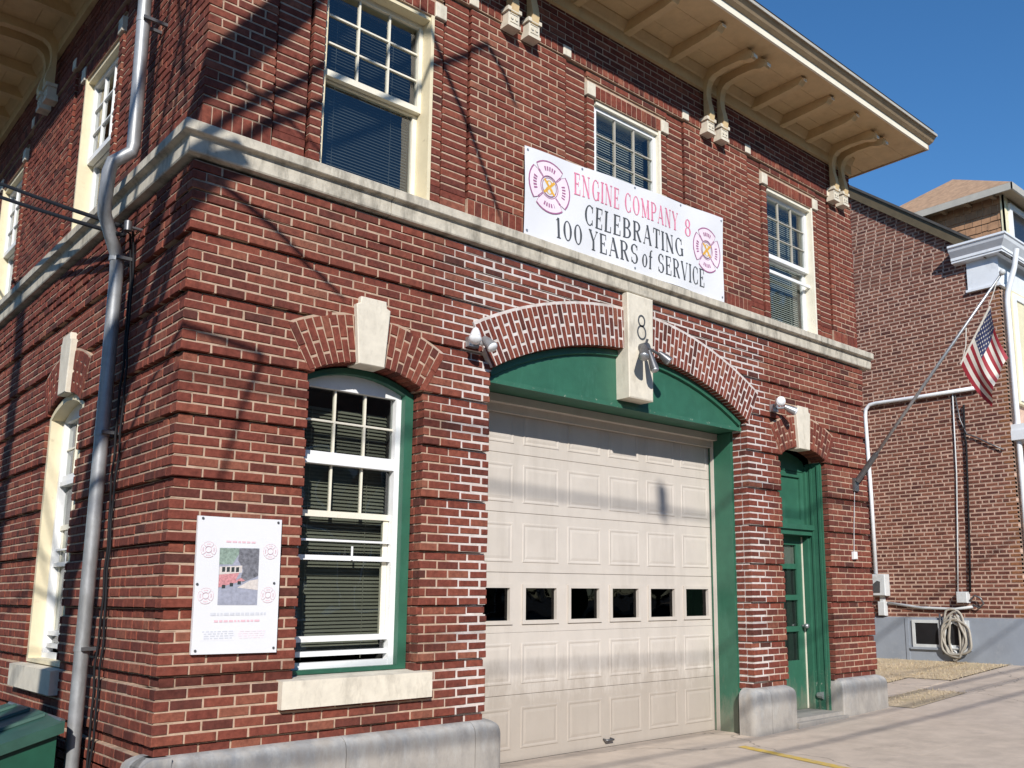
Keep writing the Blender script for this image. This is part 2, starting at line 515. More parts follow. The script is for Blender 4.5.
XS = [-900, -300, -40, -20, -10, -5, -2, 0, 2.5, 6.0, 8.4, 10, 13, 20, 30, 40, 200, 900]
ground_sheet('ground', 'asphalt', XS, -900, 900, -0.16)
ground_sheet('street', 'asphalt', [-300, -40, -20, -10, -5, 0, 2.5, 6.0, 8.4, 13, 20, 30, 40, 300], -15.5, -3.2, -0.13)
ground_sheet('far_pavement', 'concrete', [-300, -40, -20, -10, -5, 0, 2.5, 6.0, 8.4, 13, 20, 30, 40, 300], -19.0, -15.55, -0.006)
# concrete apron and pavement, slab by slab, over a dark bed
pav = MB()
structure_pavement = ground_sheet('pavement', 'asphalt', [-30, -20, -10, -5, -2, 0, 2.5, 6.0, 8.4, 10, 13, 20, 30], -3.0, 0.75, -0.05)
def slab(x0, x1, y0, y1, top=0.0):
    xs = [x0] + [q for q in (2.5, 6.0, 8.4) if x0 < q < x1] + [x1]
    rings = []
    for x in xs:
        z = zg(x) + top
        rings.append([(x, y0, z - 0.14), (x, y1, z - 0.14), (x, y1, z - 0.0006), (x, y1 - 0.0008, z), (x, y0 + 0.0008, z), (x, y0, z - 0.0006)])
    part(MB().loft(rings), 'paving_slab', 'concrete', structure_pavement)
xcut = [-9.2, -7.4, -5.6, -3.8, -1.9, -0.01, 2.15, 4.0, 6.0, 7.9, 10.3, 12.4, 14.6, 16.8, 19.0, 21.2]
for i in range(len(xcut) - 1):
    for y0, y1 in ((-3.0, -1.7415), (-1.7405, -0.356)):
        slab(xcut[i] + 0.003, xcut[i + 1] - 0.003, y0, y1)
slab(-0.01, 2.46, -0.355, 0.02)
slab(2.47, 6.0, -0.355, 0.75)
slab(6.01, 8.55, -0.355, 0.02)
slab(10.0, 13.0, -0.355, 0.28, 0.004)
slab(8.56, 10.9, 0.30, 0.92, 0.006)
slab(13.0, 17.0, -0.355, 0.0, 0.004)
ground_sheet('kerb', 'concrete', [-300, -40, -20, -10, -5, 0, 2.5, 6.0, 8.4, 13, 20, 30, 40, 300], -3.2, -3.005, -0.004)
# worn yellow bay line on the apron
_yl = MB()
_ya, _yb = [], []
for k in range(14):
    t = k / 13
    x, y = 5.24 + (4.6 - 5.24) * t, -0.33 + (-2.98 + 0.33) * t
    _ya.append((x - 0.055, y, zg(x) + 0.004))
    _yb.append((x + 0.055, y, zg(x) + 0.004))
_yl.add(_ya + _yb, [(i, i + 1, 14 + i + 1, 14 + i) for i in range(13)])
structure(_yl.build('road_marking', 'yellow'))
# dry grass between the two houses
turf = ground_sheet('lawn', 'soil', [8.57, 9.5, 10.5, 11.5, 12.5, 13.0], 0.93, 12.0, 0.012)
turf_front = ground_sheet('lawn', 'soil', [10.91, 11.5, 12.5, 13.0], 0.29, 0.93, 0.012)
dirt = ground_sheet('bare_earth', 'soil', [8.57, 9.2, 9.99], -0.35, 0.29, 0.002)
_g = MB()
for k in range(18000):
    x, y = random.uniform(8.58, 12.95), 0.90 + 0.05 * random.random() + 6.0 * random.random() ** 1.6
    if k % 14 == 0:
        x, y = random.uniform(10.85, 12.95), random.uniform(0.25, 1.0) + random.gauss(0, 0.03)
    if k % 40 == 0:
        x, y = random.uniform(8.6, 10.02), random.uniform(-0.36, 0.30) + random.gauss(0, 0.02)
    if mnoise.noise((x * 1.3, y * 1.3, 3.0)) < -0.25 and random.random() < 0.6:
        continue
    z = zg(x) + 0.01
    h, a, l = random.uniform(0.008, 0.034), random.uniform(0, 2 * PI), random.uniform(0.0, 0.05)
    w = 0.0045
    _g.add([(x - w * math.sin(a), y + w * math.cos(a), z), (x + w * math.sin(a), y - w * math.cos(a), z), (x + l * math.cos(a), y + l * math.sin(a), z + h)], [(0, 1, 2)])
_grass = _g.build('grass', 'straw')
_grass['kind'] = 'stuff'
tag(_grass, 'dry straw coloured grass on the strip between the two brick buildings', 'grass')

# ------------------------------------------------------------------ fire station: walls
station = thing('fire_station', 'two storey red brick fire station with deep bracketed eaves and a tan vehicle door', 'building', (4.2, 4.5, 0))
front_wall = None
C_H = 0.06773              # one course
Z0 = 0.52                  # underside of the lowest proud band
LEN, JOINT = 0.1873, 0.0127
BR = []                    # every brick: (frame, centre u,d,z, size u,d,z, turn in the wall plane)
mortar = {'f': MB(front), 's': MB(side)}
FR = {'f': front, 's': side}

def brick(fr, u0, u1, z0, z1, d, depth=0.0873, rot=0.0, jit=1.0):
    dd = d + random.gauss(0, 0.0013) * jit
    su = u1 - u0 - random.uniform(0, 0.002)
    sz = z1 - z0 - random.uniform(0, 0.0022)
    um, zm_ = (u0 + u1) / 2, (z0 + z1) / 2
    if fr == 'f' and zm_ < 4.25 and 2.25 < um < 6.25:          # cement smeared over the arrises where it was repointed
        su -= random.uniform(0.003, 0.012)
        sz -= random.uniform(0.003, 0.011)
    BR.append((fr, ((u0 + u1) / 2 + random.gauss(0, 0.0007) * jit, dd + depth / 2, (z0 + z1) / 2 + random.gauss(0, 0.0007) * jit), (su, depth, sz), rot + random.gauss(0, 0.004) * jit))

class Arch:
    """segmental arch: centre u, half width, spring height, rise, ring thickness"""
    def __init__(s, c, hw, spring, rise, ring):
        s.c, s.hw, s.spring, s.ring = c, hw, spring, ring
        s.R = (hw * hw + rise * rise) / (2 * rise)
        s.zc = spring + rise - s.R
        s.Re = s.R + ring
        s.th = math.asin(hw / s.R)
        s.apex, s.top = spring + rise, spring + rise + ring
        s.ue, s.ze = s.Re * math.sin(s.th), s.zc + s.Re * math.cos(s.th)
    def inner(s, z):
        if z <= s.spring:
            return s.hw
        q = s.R * s.R - (z - s.zc) ** 2
        return math.sqrt(q) if q > 0 else 0.0
    def outer(s, z):
        if z <= s.spring:
            return s.hw
        if z < s.ze:
            return (z - s.zc) * math.tan(s.th)
        q = s.Re * s.Re - (z - s.zc) ** 2
        return math.sqrt(q) if q > 0 else 0.0
    def cut(s, z, deep=0.055):
        """half width kept free of coursed bricks at height z"""
        if z <= s.spring:
            return s.hw
        return max(s.inner(z), s.outer(z) - deep)

def subtract(iv, cuts):
    for a, b in cuts:
        out = []
        for p, q in iv:
            if b <= p or a >= q:
                out.append((p, q))
            else:
                if a > p:
                    out.append((p, a))
                if b < q:
                    out.append((b, q))
        iv = out
    return iv

def course(fr, iv, z0, z1, d, start, stack=False, corner=False, hdr=0.0, back=0.24, bare=False):
    """one course of running bond over the intervals iv; bond joints are counted from 'start'"""
    P = LEN + JOINT
    for (a, b) in iv:
        if b - a < 0.02:
            continue
        mortar[fr].box(max(a, d + 0.0095) if corner and a < 0.2 else a + 0.011, b - 0.011, d + 0.0065, d + back, z0 + 0.001 if bare else z0 - JOINT / 2, z1 + JOINT / 2)
        if stack:
            brick(fr, a + JOINT / 2, b - JOINT / 2, z0, z1, d)
            continue
        k = math.floor((a - start) / P)
        u = start + k * P
        carry = None
        while u < b:
            p, q = max(u, a), min(u + LEN, b)
            if q - p < 0.05 and p == a and u + P < b:
                carry, u = a, u + P            # a sliver is laid as one longer closer with its neighbour
                continue
            if carry is not None:
                p, carry = carry, None
            if b - (u + P) < 0.035 and q > b - 0.04:
                q = b
            if q - p > 0.025:
                half = hdr and random.random() < hdr and q - p > 0.18
                if half:
                    mid = (p + q) / 2
                    brick(fr, p, mid - JOINT / 2, z0, z1, d)
                    brick(fr, mid + JOINT / 2, q, z0, z1, d)
                else:
                    brick(fr, p, q, z0, z1, d)
            u += P

def z_of(i):
    return Z0 + C_H * i

W1 = Arch(1.36, 0.475, 2.955, 0.13, 0.365)
WG = Arch(4.205, 1.735, 3.245, 0.46, 0.40)
WD = Arch(7.02, 0.475, 2.955, 0.13, 0.365)
S1 = Arch(2.64, 0.505, 2.955, 0.13, 0.365)
S2 = Arch(6.2, 0.505, 2.955, 0.13, 0.365)
FW, SW = 8.41, 9.6
LOW = {'f': ([W1, WG, WD], {W1: 0.865, WG: -0.1, WD: -0.1}, FW), 's': ([S1, S2], {S1: 0.865, S2: 0.865}, SW)}

def ring(fr, A, pitch, gap, front_d, skip_half, depth=0.2):
    """the arch ring: bricks on end, fanned, joints staggered column by column; mortar sector behind"""
    mid = (A.R + A.Re) / 2
    n = max(5, round(2 * A.th * mid / pitch))
    n += (n + 1) % 2
    da = 2 * A.th / n
    seg = 28
    pts_i = [(A.c + (A.R + 0.005) * math.sin(-A.th + 2 * A.th * k / seg), A.zc + (A.R + 0.005) * math.cos(-A.th + 2 * A.th * k / seg)) for k in range(seg + 1)]
    pts_o = [(A.c + (A.Re + 0.006) * math.sin(-A.th + 2 * A.th * k / seg), A.zc + (A.Re + 0.006) * math.cos(-A.th + 2 * A.th * k / seg)) for k in range(seg + 1)]
    v = [(p[0], e, p[1]) for e in (front_d + 0.006, depth) for p in pts_i + pts_o]
    s1 = seg + 1
    f = []
    for k in range(seg):
        f += [(k, k + 1, s1 + k + 1, s1 + k), (2 * s1 + k, 2 * s1 + k + 1, 3 * s1 + k + 1, 3 * s1 + k),
              (k, k + 1, 2 * s1 + k + 1, 2 * s1 + k), (s1 + k, s1 + k + 1, 3 * s1 + k + 1, 3 * s1 + k)]
    f += [(0, s1, 3 * s1, 2 * s1), (seg, s1 + seg, 3 * s1 + seg, 2 * s1 + seg)]
    mortar[fr].add(v, f)
    for k in range(n):
        a = -A.th + da * (k + 0.5)
        if abs(math.sin(a) * mid) < skip_half - 0.03:
            continue
        cuts = [0, 0.5, 1] if k % 2 == 0 else [0, 0.25, 0.75, 1]
        for c0, c1 in zip(cuts, cuts[1:]):
            r0, r1 = A.R + A.ring * c0, A.R + A.ring * c1 - gap
            rm = (r0 + r1) / 2
            ww = rm * da - gap
            BR.append((fr, (A.c + rm * math.sin(a), front_d + depth / 2 + random.gauss(0, 0.001), A.zc + rm * math.cos(a)), (ww, depth, r1 - r0), a + random.gauss(0, 0.003)))

for fr, (archs, bottoms, L) in LOW.items():
    far_limit = L
    for i in range(-1, 55):
        z0, z1 = z_of(i), z_of(i + 1) - JOINT
        zm = (z0 + z1) / 2
        d = 0.0
        if i < 48 and i % 6 == 5:
            d = 0.029
        elif i == 51:
            d = -0.006
        elif i >= 52:
            d = -0.013
        cuts = []
        for A in archs:
            if z1 > bottoms[A] and zm < A.top:
                h = A.cut(zm)
                cuts.append((A.c - h, A.c + h))
        even = i % 2 == 0
        s0 = 0.0 if (even == (fr == 'f')) else 0.1
        iv = subtract([(s0 + (0 if d < 0.02 else d), far_limit)], cuts)
        if d < 0:
            iv = [((a + d if a < 0.2 else a), b) for a, b in iv]
        course(fr, iv, z0, z1, d, s0 + min(d, 0.0), corner=True, hdr=0.0 if fr == 'f' else 0.22, bare=i % 6 == 0 or i in (51, 52))
        # returns of the door and window openings: the second brick behind the corner one
        for A in archs:
            if z1 > bottoms[A] and zm < A.spring:
                for sg in (-1, 1):
                    e = A.c + sg * A.hw
                    off = 0.0 if i % 2 else 0.055
                    a, b = sorted((e, e + sg * 0.1))
                    brick(fr, a, b, z0, z1, 0.100 + d, 0.097)

# side wall: brick footing below the lowest groove, with an on-edge row
for i in range(-12, -1):
    z0, z1 = z_of(i), z_of(i + 1) - JOINT
    if i == -4:
        continue
    iv = [(0.25, SW)]
    if i == -3:
        mortar['s'].box(0.25, SW, 0.0065, 0.24, z0 - JOINT, z1 + 0.006)
        u = 0.27
        while u < 6:
            BR.append(('s', (u + 0.031, 0.05, (z0 + z1) / 2), (0.060, 0.1, z1 - z0), 0.0))
            u += 0.0745
        continue
    course('s', iv, z0, z1, 0.0, 0.25 + (0.1 if i % 2 else 0.0), hdr=0.2)
mortar['s'].box(0.25, SW, 0.0065, 0.24, z_of(-4) - JOINT, z_of(-3))
course('s', [(0.25, SW)], z_of(-4), z_of(-3) - JOINT, 0.0, 0.3, hdr=0.2)

for fr, A in (('f', W1), ('f', WD), ('s', S1), ('s', S2)):
    ring(fr, A, 0.059, 0.0095, -0.006, 0.12)
ring('f', WG, 0.0585, 0.0165, -0.027, 0.185)

# upper storey
UD = 0.03                                   # set back behind the ground floor face
UZ0, ULT, ULB = 4.472, 6.305, 6.165          # wall foot, head of the lintel row, its underside
UPW = {'f': [1.375, 4.185, 7.005], 's': [2.60, 5.85]}
def soldier(fr, a, b, z0, z1, d, w=0.064, pitch=0.0745, depth=0.1):
    n = max(1, round((b - a) / pitch))
    p = (b - a) / n
    mortar[fr].box(a + (0.0095 if a < 0.1 else 0.0), b, d + 0.0065, d + 0.2, z0 - JOINT / 2, z1 + JOINT / 2)
    for k in range(n):
        u = a + p * k + p / 2
        BR.append((fr, (u, d + depth / 2 + random.gauss(0, 0.001), (z0 + z1) / 2), (p - 0.010, depth, z1 - z0), random.gauss(0, 0.004)))

for fr, cs in UPW.items():
    L = FW if fr == 'f' else SW
    bays = [(c - 0.85, c + 0.85) for c in cs]
    us = UD
    # soldier course at the foot of the piers
    piers = subtract([(us, L)], bays)
    for a, b in piers:
        soldier(fr, a + (0.0 if fr == 'f' or a > 0.1 else 0.1), b - 0.006, UZ0, 4.665, UD, 0.064)
    ncr = 26
    ch = (6.425 - 4.675) / ncr
    for i in range(ncr):
        z0, z1 = 4.675 + ch * i, 4.675 + ch * (i + 1) - JOINT
        zm = (z0 + z1) / 2
        even = i % 2 == 0
        s0 = us if (even == (fr == 'f')) else us + 0.1
        for a, b in piers:
            a2 = s0 if a == us else a
            course(fr, [(a2, b - 0.003)], z0, z1, UD, s0 if a == us else a - (0.106 if even else 0.0), corner=True)
        for c in cs:
            for sg in (-1, 1):
                a, b = sorted((c + sg * 0.85, c + sg * 0.585))
                course(fr, [(a + 0.002, b - 0.002)], z0, z1, UD + 0.022, a, stack=True)
                if zm < ULT:
                    if zm < ULB:
                        a, b = sorted((c + sg * 0.582, c + sg * 0.475))
                        course(fr, [(a + 0.002, b)] if sg < 0 else [(a, b - 0.002)], z0, z1, UD + 0.006, a, stack=True)
            if z0 > ULT - 0.01:
                course(fr, [(c - 0.582, c + 0.582)], z0, z1, UD + 0.006, c - 0.582 - (0.1 if even else 0.0))
            elif z1 > ULB and z0 < ULT:
                mortar[fr].box(c - 0.58, c + 0.58, UD + 0.03, UD + 0.24, max(z0, ULB + 0.004), z1 + 0.02)
    # first course beside the windows runs down to the belt
    for c in cs:
        for sg in (-1, 1):
            for k in range(3):
                z0 = UZ0 + k * 0.0715
                a, b = sorted((c + sg * 0.85, c + sg * 0.585))
                course(fr, [(a + 0.002, b - 0.002)], z0, z0 + 0.060, UD + 0.022, a, stack=True)
                a, b = sorted((c + sg * 0.582, c + sg * 0.475))
                course(fr, [(a + 0.002, b)] if sg < 0 else [(a, b - 0.002)], z0, z0 + 0.060, UD + 0.006, a, stack=True)
        soldier(fr, c - 0.475, c + 0.475, ULB, ULT - JOINT, UD - 0.004)
    # projecting on-edge band below the frieze, then the frieze
    soldier(fr, us - 0.02 + (0 if fr == 'f' else 0.1), L, 6.436, 6.535, UD - 0.018)
    for i in range(6):
        z0 = 6.545 + C_H * i
        even = i % 2 == 0
        s0 = us if (even == (fr == 'f')) else us + 0.1
        course(fr, [(s0, L)], z0, z0 + C_H - JOINT, UD, s0, corner=True)

# --- turn the list into objects: the 300 that show largest singly, the rest joined
def unit_brick(name, seed):
    r = random.Random(seed)
    mb = MB()
    e = 0.5
    jx = lambda: r.uniform(-0.008, 0.008)
    cx, cz = 0.02, 0.06
    v = [(-e, e, -e), (e, e, -e), (e, e, e), (-e, e, e),
         (-e + jx(), -e + 0.045, -e), (e + jx(), -e + 0.045, -e), (e + jx(), -e + 0.045, e), (-e + jx(), -e + 0.045, e),
         (-e + cx + jx(), -e, -e + cz + jx() * 2), (e - cx + jx(), -e, -e + cz + jx() * 2), (e - cx + jx(), -e, e - cz + jx() * 2), (-e + cx + jx(), -e, e - cz + jx() * 2)]
    f = [(8, 9, 10, 11), (0, 1, 2, 3)]
    for i in range(4):
        j = (i + 1) % 4
        f += [(4 + i, 4 + j, 8 + j, 8 + i), (i, j, 4 + j, 4 + i)]
    mb.add(v, f)
    return mb

UNITS = [unit_brick('brick', s) for s in range(6)]
def brick_matrix(b):
    fr, (u, d, z), (su, sd, sz), rot = b
    if fr == 'f':
        return Matrix.Translation((u, d, z)) @ Matrix.Rotation(rot, 4, 'Y') @ Matrix.Diagonal((su, sd, sz, 1))
    return Matrix.Translation((d, u, z)) @ Matrix.Rotation(-PI / 2, 4, 'Z') @ Matrix.Rotation(-rot, 4, 'Y') @ Matrix.Diagonal((su, sd, sz, 1))

def to_px(p):
    q = Vector(p) - CAM
    w = q.dot(_fw)
    if w < 0.1:
        return None
    return (512 + 76.765 + F_PX * q.dot(_r2) / w, 384 + 52.01 - F_PX * q.dot(_u2) / w)

def covered(fr, u, z):
    if fr == 'f':
        return (0.17 < u < 0.74 and 1.02 < z < 1.92) or (0.77 < u < 1.95 and 0.66 < z < 0.87) or (2.75 < u < 5.58 and 4.45 < z < 5.46)
    return 1.0 < u < 1.4 and z < 6

def shown_area(b):
    fr, (u, d, z), (su, sd, sz), rot = b
    if covered(fr, u, z) or z < 0.455 and fr == 'f':
        return 0
    if d - sd / 2 > 0.05:
        return 0
    w = Vector(FR[fr](u, d - sd / 2, z))
    du = Vector(FR[fr](1, 0, 0)) * (su / 2)
    dz = Vector((0, 0, sz / 2))
    c, a, e = to_px(w), to_px(w + du), to_px(w + dz)
    if c is None or not (3 < c[0] < 1021 and 3 < c[1] < 765):
        return 0
    return abs((a[0] - c[0]) * (e[1] - c[1]) - (a[1] - c[1]) * (e[0] - c[0])) * 4

front_wall = part(mortar['f'], 'front_wall', 'mortar', station)
side_wall = part(mortar['s'], 'side_wall', 'mortar', station)
order = sorted(range(len(BR)), key=lambda i: -shown_area(BR[i]))
single = set(order[:300])
unit_meshes = []
for ub in UNITS:
    me = ub.mesh('brick')
    me.materials.append(M['brick_single'])
    unit_meshes.append(me)
for i in order[:300]:
    b = BR[i]
    o = bpy.data.objects.new('brick', random.choice(unit_meshes))
    C.objects.link(o)
    o.matrix_basis = brick_matrix(b)
    hang(o, front_wall if b[0] == 'f' else side_wall)
many = MB()
for i, b in enumerate(BR):
    if i in single:
        continue
    mtx = brick_matrix(b)
    ub = UNITS[i % 6]
    many.add([tuple(mtx @ Vector(v)) for v in ub.v], ub.f, random.random())
bw = part(many, 'brickwork', 'brick_many', station, tint=True)
bw['kind'] = 'stuff'

# inner shell so that no light leaks through the building
sh = MB()
sh.box(0.30, 8.38, 9.3, 9.6, -0.4, 7.1)
sh.box(8.2, 8.40, 0.25, 9.6, -0.4, 7.1)
sh.box(0.26, 8.38, 0.9, 9.5, 4.0, 4.1)
part(sh, 'rear_wall', 'mortar', station)

# ------------------------------------------------------------------ belt course, plinth, keystones, sills
def profile_run(fr, prof, u0, u1, mitre=False):
    """a moulding: profile points (d, z) swept from u0 to u1; at a mitred outer corner the ends follow d"""
    mb = MB(FR[fr])
    n = len(prof)
    v = [((d if mitre else u0), d, z) for d, z in prof] + [(u1, d, z) for d, z in prof]
    f = [tuple(range(n)), tuple(range(2 * n - 1, n - 1, -1))] + [(i, (i + 1) % n, n + (i + 1) % n, n + i) for i in range(n)]
    return mb.add(v, f)
belt_prof = [(0.12, 4.482), (-0.02, 4.48), (-0.104, 4.462), (-0.11, 4.455), (-0.11, 4.392), (-0.104, 4.386), (-0.070, 4.380), (-0.064, 4.368), (-0.064, 4.272), (-0.058, 4.262), (0.12, 4.256)]
_cut = {'f': [0, 1.45, 2.95, 4.4, 5.9, 7.35, 8.55], 's': [0, 1.35, 2.85, 4.3, 5.8, 7.2, 9.6]}
for fr in ('f', 's'):
    belt = bpy.data.objects.new('belt_course', None)
    C.objects.link(belt)
    hang(belt, station)
    for k, (a, b) in enumerate(zip(_cut[fr], _cut[fr][1:])):
        j = random.uniform(-0.002, 0.002)
        pr = [(d + j if d < 0 else d, z + j) for d, z in belt_prof]
        part(profile_run(fr, pr, a, b - 0.005, k == 0), 'stone', 'belt', belt)

def rounded_rect(u0, u1, d0, d1, r0, r1, inset=0.0, n=6):
    """plan outline, front corners rounded by r0 (at u0) and r1 (at u1)"""
    u0, u1, d0 = u0 + (inset if r0 else 0), u1 - (inset if r1 else 0), d0 + inset
    pts = [(u0, d1)]
    if r0:
        pts += [(u0 + r0 - r0 * math.cos(a), d0 + r0 - r0 * math.sin(a)) for a in [PI / 2 * k / n for k in range(n + 1)]]
    else:
        pts += [(u0, d0)]
    if r1:
        pts += [(u1 - r1 + r1 * math.sin(a), d0 + r1 - r1 * math.cos(a)) for a in [PI / 2 * k / n for k in range(n + 1)]]
    else:
        pts += [(u1, d0)]
    pts += [(u1, d1)]
    return pts

plinth = bpy.data.objects.new('plinth', None)
C.objects.link(plinth)
hang(plinth, station)
def plinth_stone(u0, u1, r0=0.0, r1=0.0, d0=-0.085, d1=0.1, top=0.46, fr='f'):
    rings = []
    for z, ins in ((-0.45, 0), (0.355, 0), (0.385, 0.004), (0.41, 0.011), (0.43, 0.026), (0.447, 0.05), (top, 0.08)):
        rings.append([(p[0], p[1], z) for p in rounded_rect(u0, u1, d0, d1, r0, r1, ins)])
    part(MB(FR[fr]).loft(rings), 'stone', 'plinth', plinth, smooth=True, angle=40)
plinth_stone(-0.085, 1.24, 0.04, 0)
plinth_stone(1.246, 2.315, 0, 0)
plinth_stone(2.321, 2.60, 0, 0.085, d1=0.13)
plinth_stone(5.83, 6.10, 0.085, 0, d1=0.13)
plinth_stone(6.106, 6.56, 0, 0.02)
plinth_stone(7.48, 8.49, 0.02, 0.03)
plinth_stone(-0.08, 0.27, 0, 0.02, fr='s')

def keystone(fr, c, z0, z1, w0, w1, d0, d1=0.12, shoulder=True):
    mb = MB(FR[fr])
    if shoulder:
        poly = [(c - w0, z0), (c + w0, z0), (c + w1, z1 - 0.065), (c + w1 * 0.78, z1 - 0.05), (c + w1 * 0.74, z1), (c - w1 * 0.74, z1), (c - w1 * 0.78, z1 - 0.05), (c - w1, z1 - 0.065)]
    else:
        poly = [(c - w0, z0), (c + w0, z0), (c + w1, z1), (c - w1, z1)]
    e = 0.006
    cz = (z0 + z1) / 2
    inn = [(c + (p[0] - c) * 0.94, cz + (p[1] - cz) * 0.975) for p in poly]
    n = len(poly)
    v = [(p[0], d1, p[1]) for p in poly] + [(p[0], d0 + e, p[1]) for p in poly] + [(p[0], d0, p[1]) for p in inn]
    f = [tuple(range(n)), tuple(range(2 * n, 3 * n))]
    for i in range(n):
        j = (i + 1) % n
        f += [(i, j, n + j, n + i), (n + i, n + j, 2 * n + j, 2 * n + i)]
    return part(mb.add(v, f), 'keystone', 'stone', station)
keystone('f', 1.345, 3.065, 3.575, 0.108, 0.143, -0.045)
keystone('f', 6.975, 3.055, 3.555, 0.108, 0.143, -0.045)
keystone('s', 2.55, 3.065, 3.575, 0.115, 0.15, -0.045)
keystone('s', 6.1, 3.065, 3.575, 0.115, 0.15, -0.045)
big_key = keystone('f', 4.195, 3.225, 4.244, 0.165, 0.180, -0.085, 0.3, shoulder=False)
# the numeral 8 on it
def ring_flat(mb, c, rx, ry, w, y, n=24, a0=0.0, a1=2 * PI, wthin=None):
    v = []
    for k in range(n + 1):
        a = a0 + (a1 - a0) * k / n
        ww = w if wthin is None else wthin + (w - wthin) * abs(math.cos(a))
        for s_ in (-0.5, 0.5):
            v.append((c[0] + (rx + s_ * ww) * math.cos(a), y, c[1] + (ry + s_ * ww) * math.sin(a)))
    return mb.add(v, [(2 * k, 2 * k + 2, 2 * k + 3, 2 * k + 1) for k in range(n)])
_n8 = MB()
ring_flat(_n8, (4.205, 3.995), 0.043, 0.052, 0.018, -0.0875)
ring_flat(_n8, (4.205, 3.880), 0.056, 0.065, 0.018, -0.0875)
part(_n8, 'numeral', 'ink_black', big_key)

def sill(fr, u0, u1, z0, z1, d0=-0.06):
    mb = MB(FR[fr])
    mb.add([(u0, d0, z0), (u1, d0, z0), (u1, d0, z1 - 0.015), (u0, d0, z1 - 0.015), (u0, 0.3, z0), (u1, 0.3, z0), (u1, 0.3, z1 + 0.01), (u0, 0.3, z1 + 0.01)],
           [(0, 1, 2, 3), (4, 5, 6, 7), (0, 1, 5, 4), (1, 2, 6, 5), (2, 3, 7, 6), (3, 0, 4, 7)])
    return part(mb, 'sill', 'stone', station)
sill('f', 0.775, 1.935, 0.675, 0.868)
sill('s', 2.02, 3.28, 0.675, 0.868)
sill('s', 5.55, 6.85, 0.675, 0.868)
# small stone blocks that stop the lintel rows and the band
for fr, cs in UPW.items():
    for c in cs:
        for sg in (-1, 1):
            part(MB(FR[fr]).cham(c + sg * 0.532 - 0.055, c + sg * 0.532 + 0.055, UD - 0.014, UD + 0.1, ULB, ULT - 0.006), 'lintel_stop', 'stone', station)
            part(MB(FR[fr]).cham(c + sg * 0.86 - 0.05, c + sg * 0.86 + 0.05, UD - 0.026, UD + 0.1, 6.434, 6.537), 'band_stop', 'stone', station)

# ------------------------------------------------------------------ windows
def bar(mb, a0, a1, d0, d1, z0, z1):
    mb.box(a0, a1, d0, d1, z0, z1)

def sash_frame(fr, a, b, z0, z1, d0, d1, w, top=None, bot=None):
    top, bot = top or w, bot or w
    mb = MB(FR[fr])
    mb.box(a, a + w, d0, d1, z0, z1)
    mb.box(b - w, b, d0, d1, z0, z1)
    mb.box(a + w, b - w, d0, d1 - 0.002, z1 - top, z1)
    mb.box(a + w, b - w, d0, d1 - 0.002, z0, z0 + bot)
    return mb

def panes(fr, parent, xs, zs, d, m='glass', gap=0.004):
    for a, b in zip(xs, xs[1:]):
        for c0, c1 in zip(zs, zs[1:]):
            t = random.uniform(-0.0012, 0.0012)
            mb = MB(FR[fr])
            mb.add([(a + gap, d + t, c0 + gap), (b - gap, d - t, c0 + gap), (b - gap, d + t * 0.5, c1 - gap), (a + gap, d - t, c1 - gap)], [(0, 1, 2, 3)])
            part(mb, 'pane', m, parent)

def muntins(fr, parent, xs, zs, d0, d1, w, m):
    for x in xs[1:-1]:
        part(MB(FR[fr]).box(x - w / 2, x + w / 2, d0, d1, zs[0], zs[-1]), 'muntin', m, parent)
    for z in zs[1:-1]:
        for a, b in zip(xs, xs[1:]):
            part(MB(FR[fr]).box(a + w / 2, b - w / 2, d0 + 0.002, d1 - 0.002, z - w / 2, z + w / 2), 'muntin', m, parent)

def blind(fr, parent, a, b, z0, z1, d, m, pitch=0.026, tilt=0.010):
    mb = MB(FR[fr])
    n = int((z1 - z0) / pitch)
    for k in range(n):
        z = z1 - k * pitch
        mb.add([(a, d - 0.012, z - tilt), (b, d - 0.012, z - tilt), (b, d + 0.012, z + tilt), (a, d + 0.012, z + tilt)], [(0, 1, 2, 3)])
    for x in (a + (b - a) * 0.2, a + (b - a) * 0.8):
        mb.box(x - 0.002, x + 0.002, d - 0.014, d - 0.012, z0, z1)
    return part(mb, 'blind', m, parent)

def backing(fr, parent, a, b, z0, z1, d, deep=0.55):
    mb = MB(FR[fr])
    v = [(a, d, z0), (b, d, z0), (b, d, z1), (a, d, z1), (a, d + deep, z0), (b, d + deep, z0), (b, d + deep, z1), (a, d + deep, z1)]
    return part(mb.add(v, [(4, 5, 6, 7), (0, 1, 5, 4), (1, 2, 6, 5), (2, 3, 7, 6), (3, 0, 4, 7)]), 'dark_backing', 'dark_backing', parent)

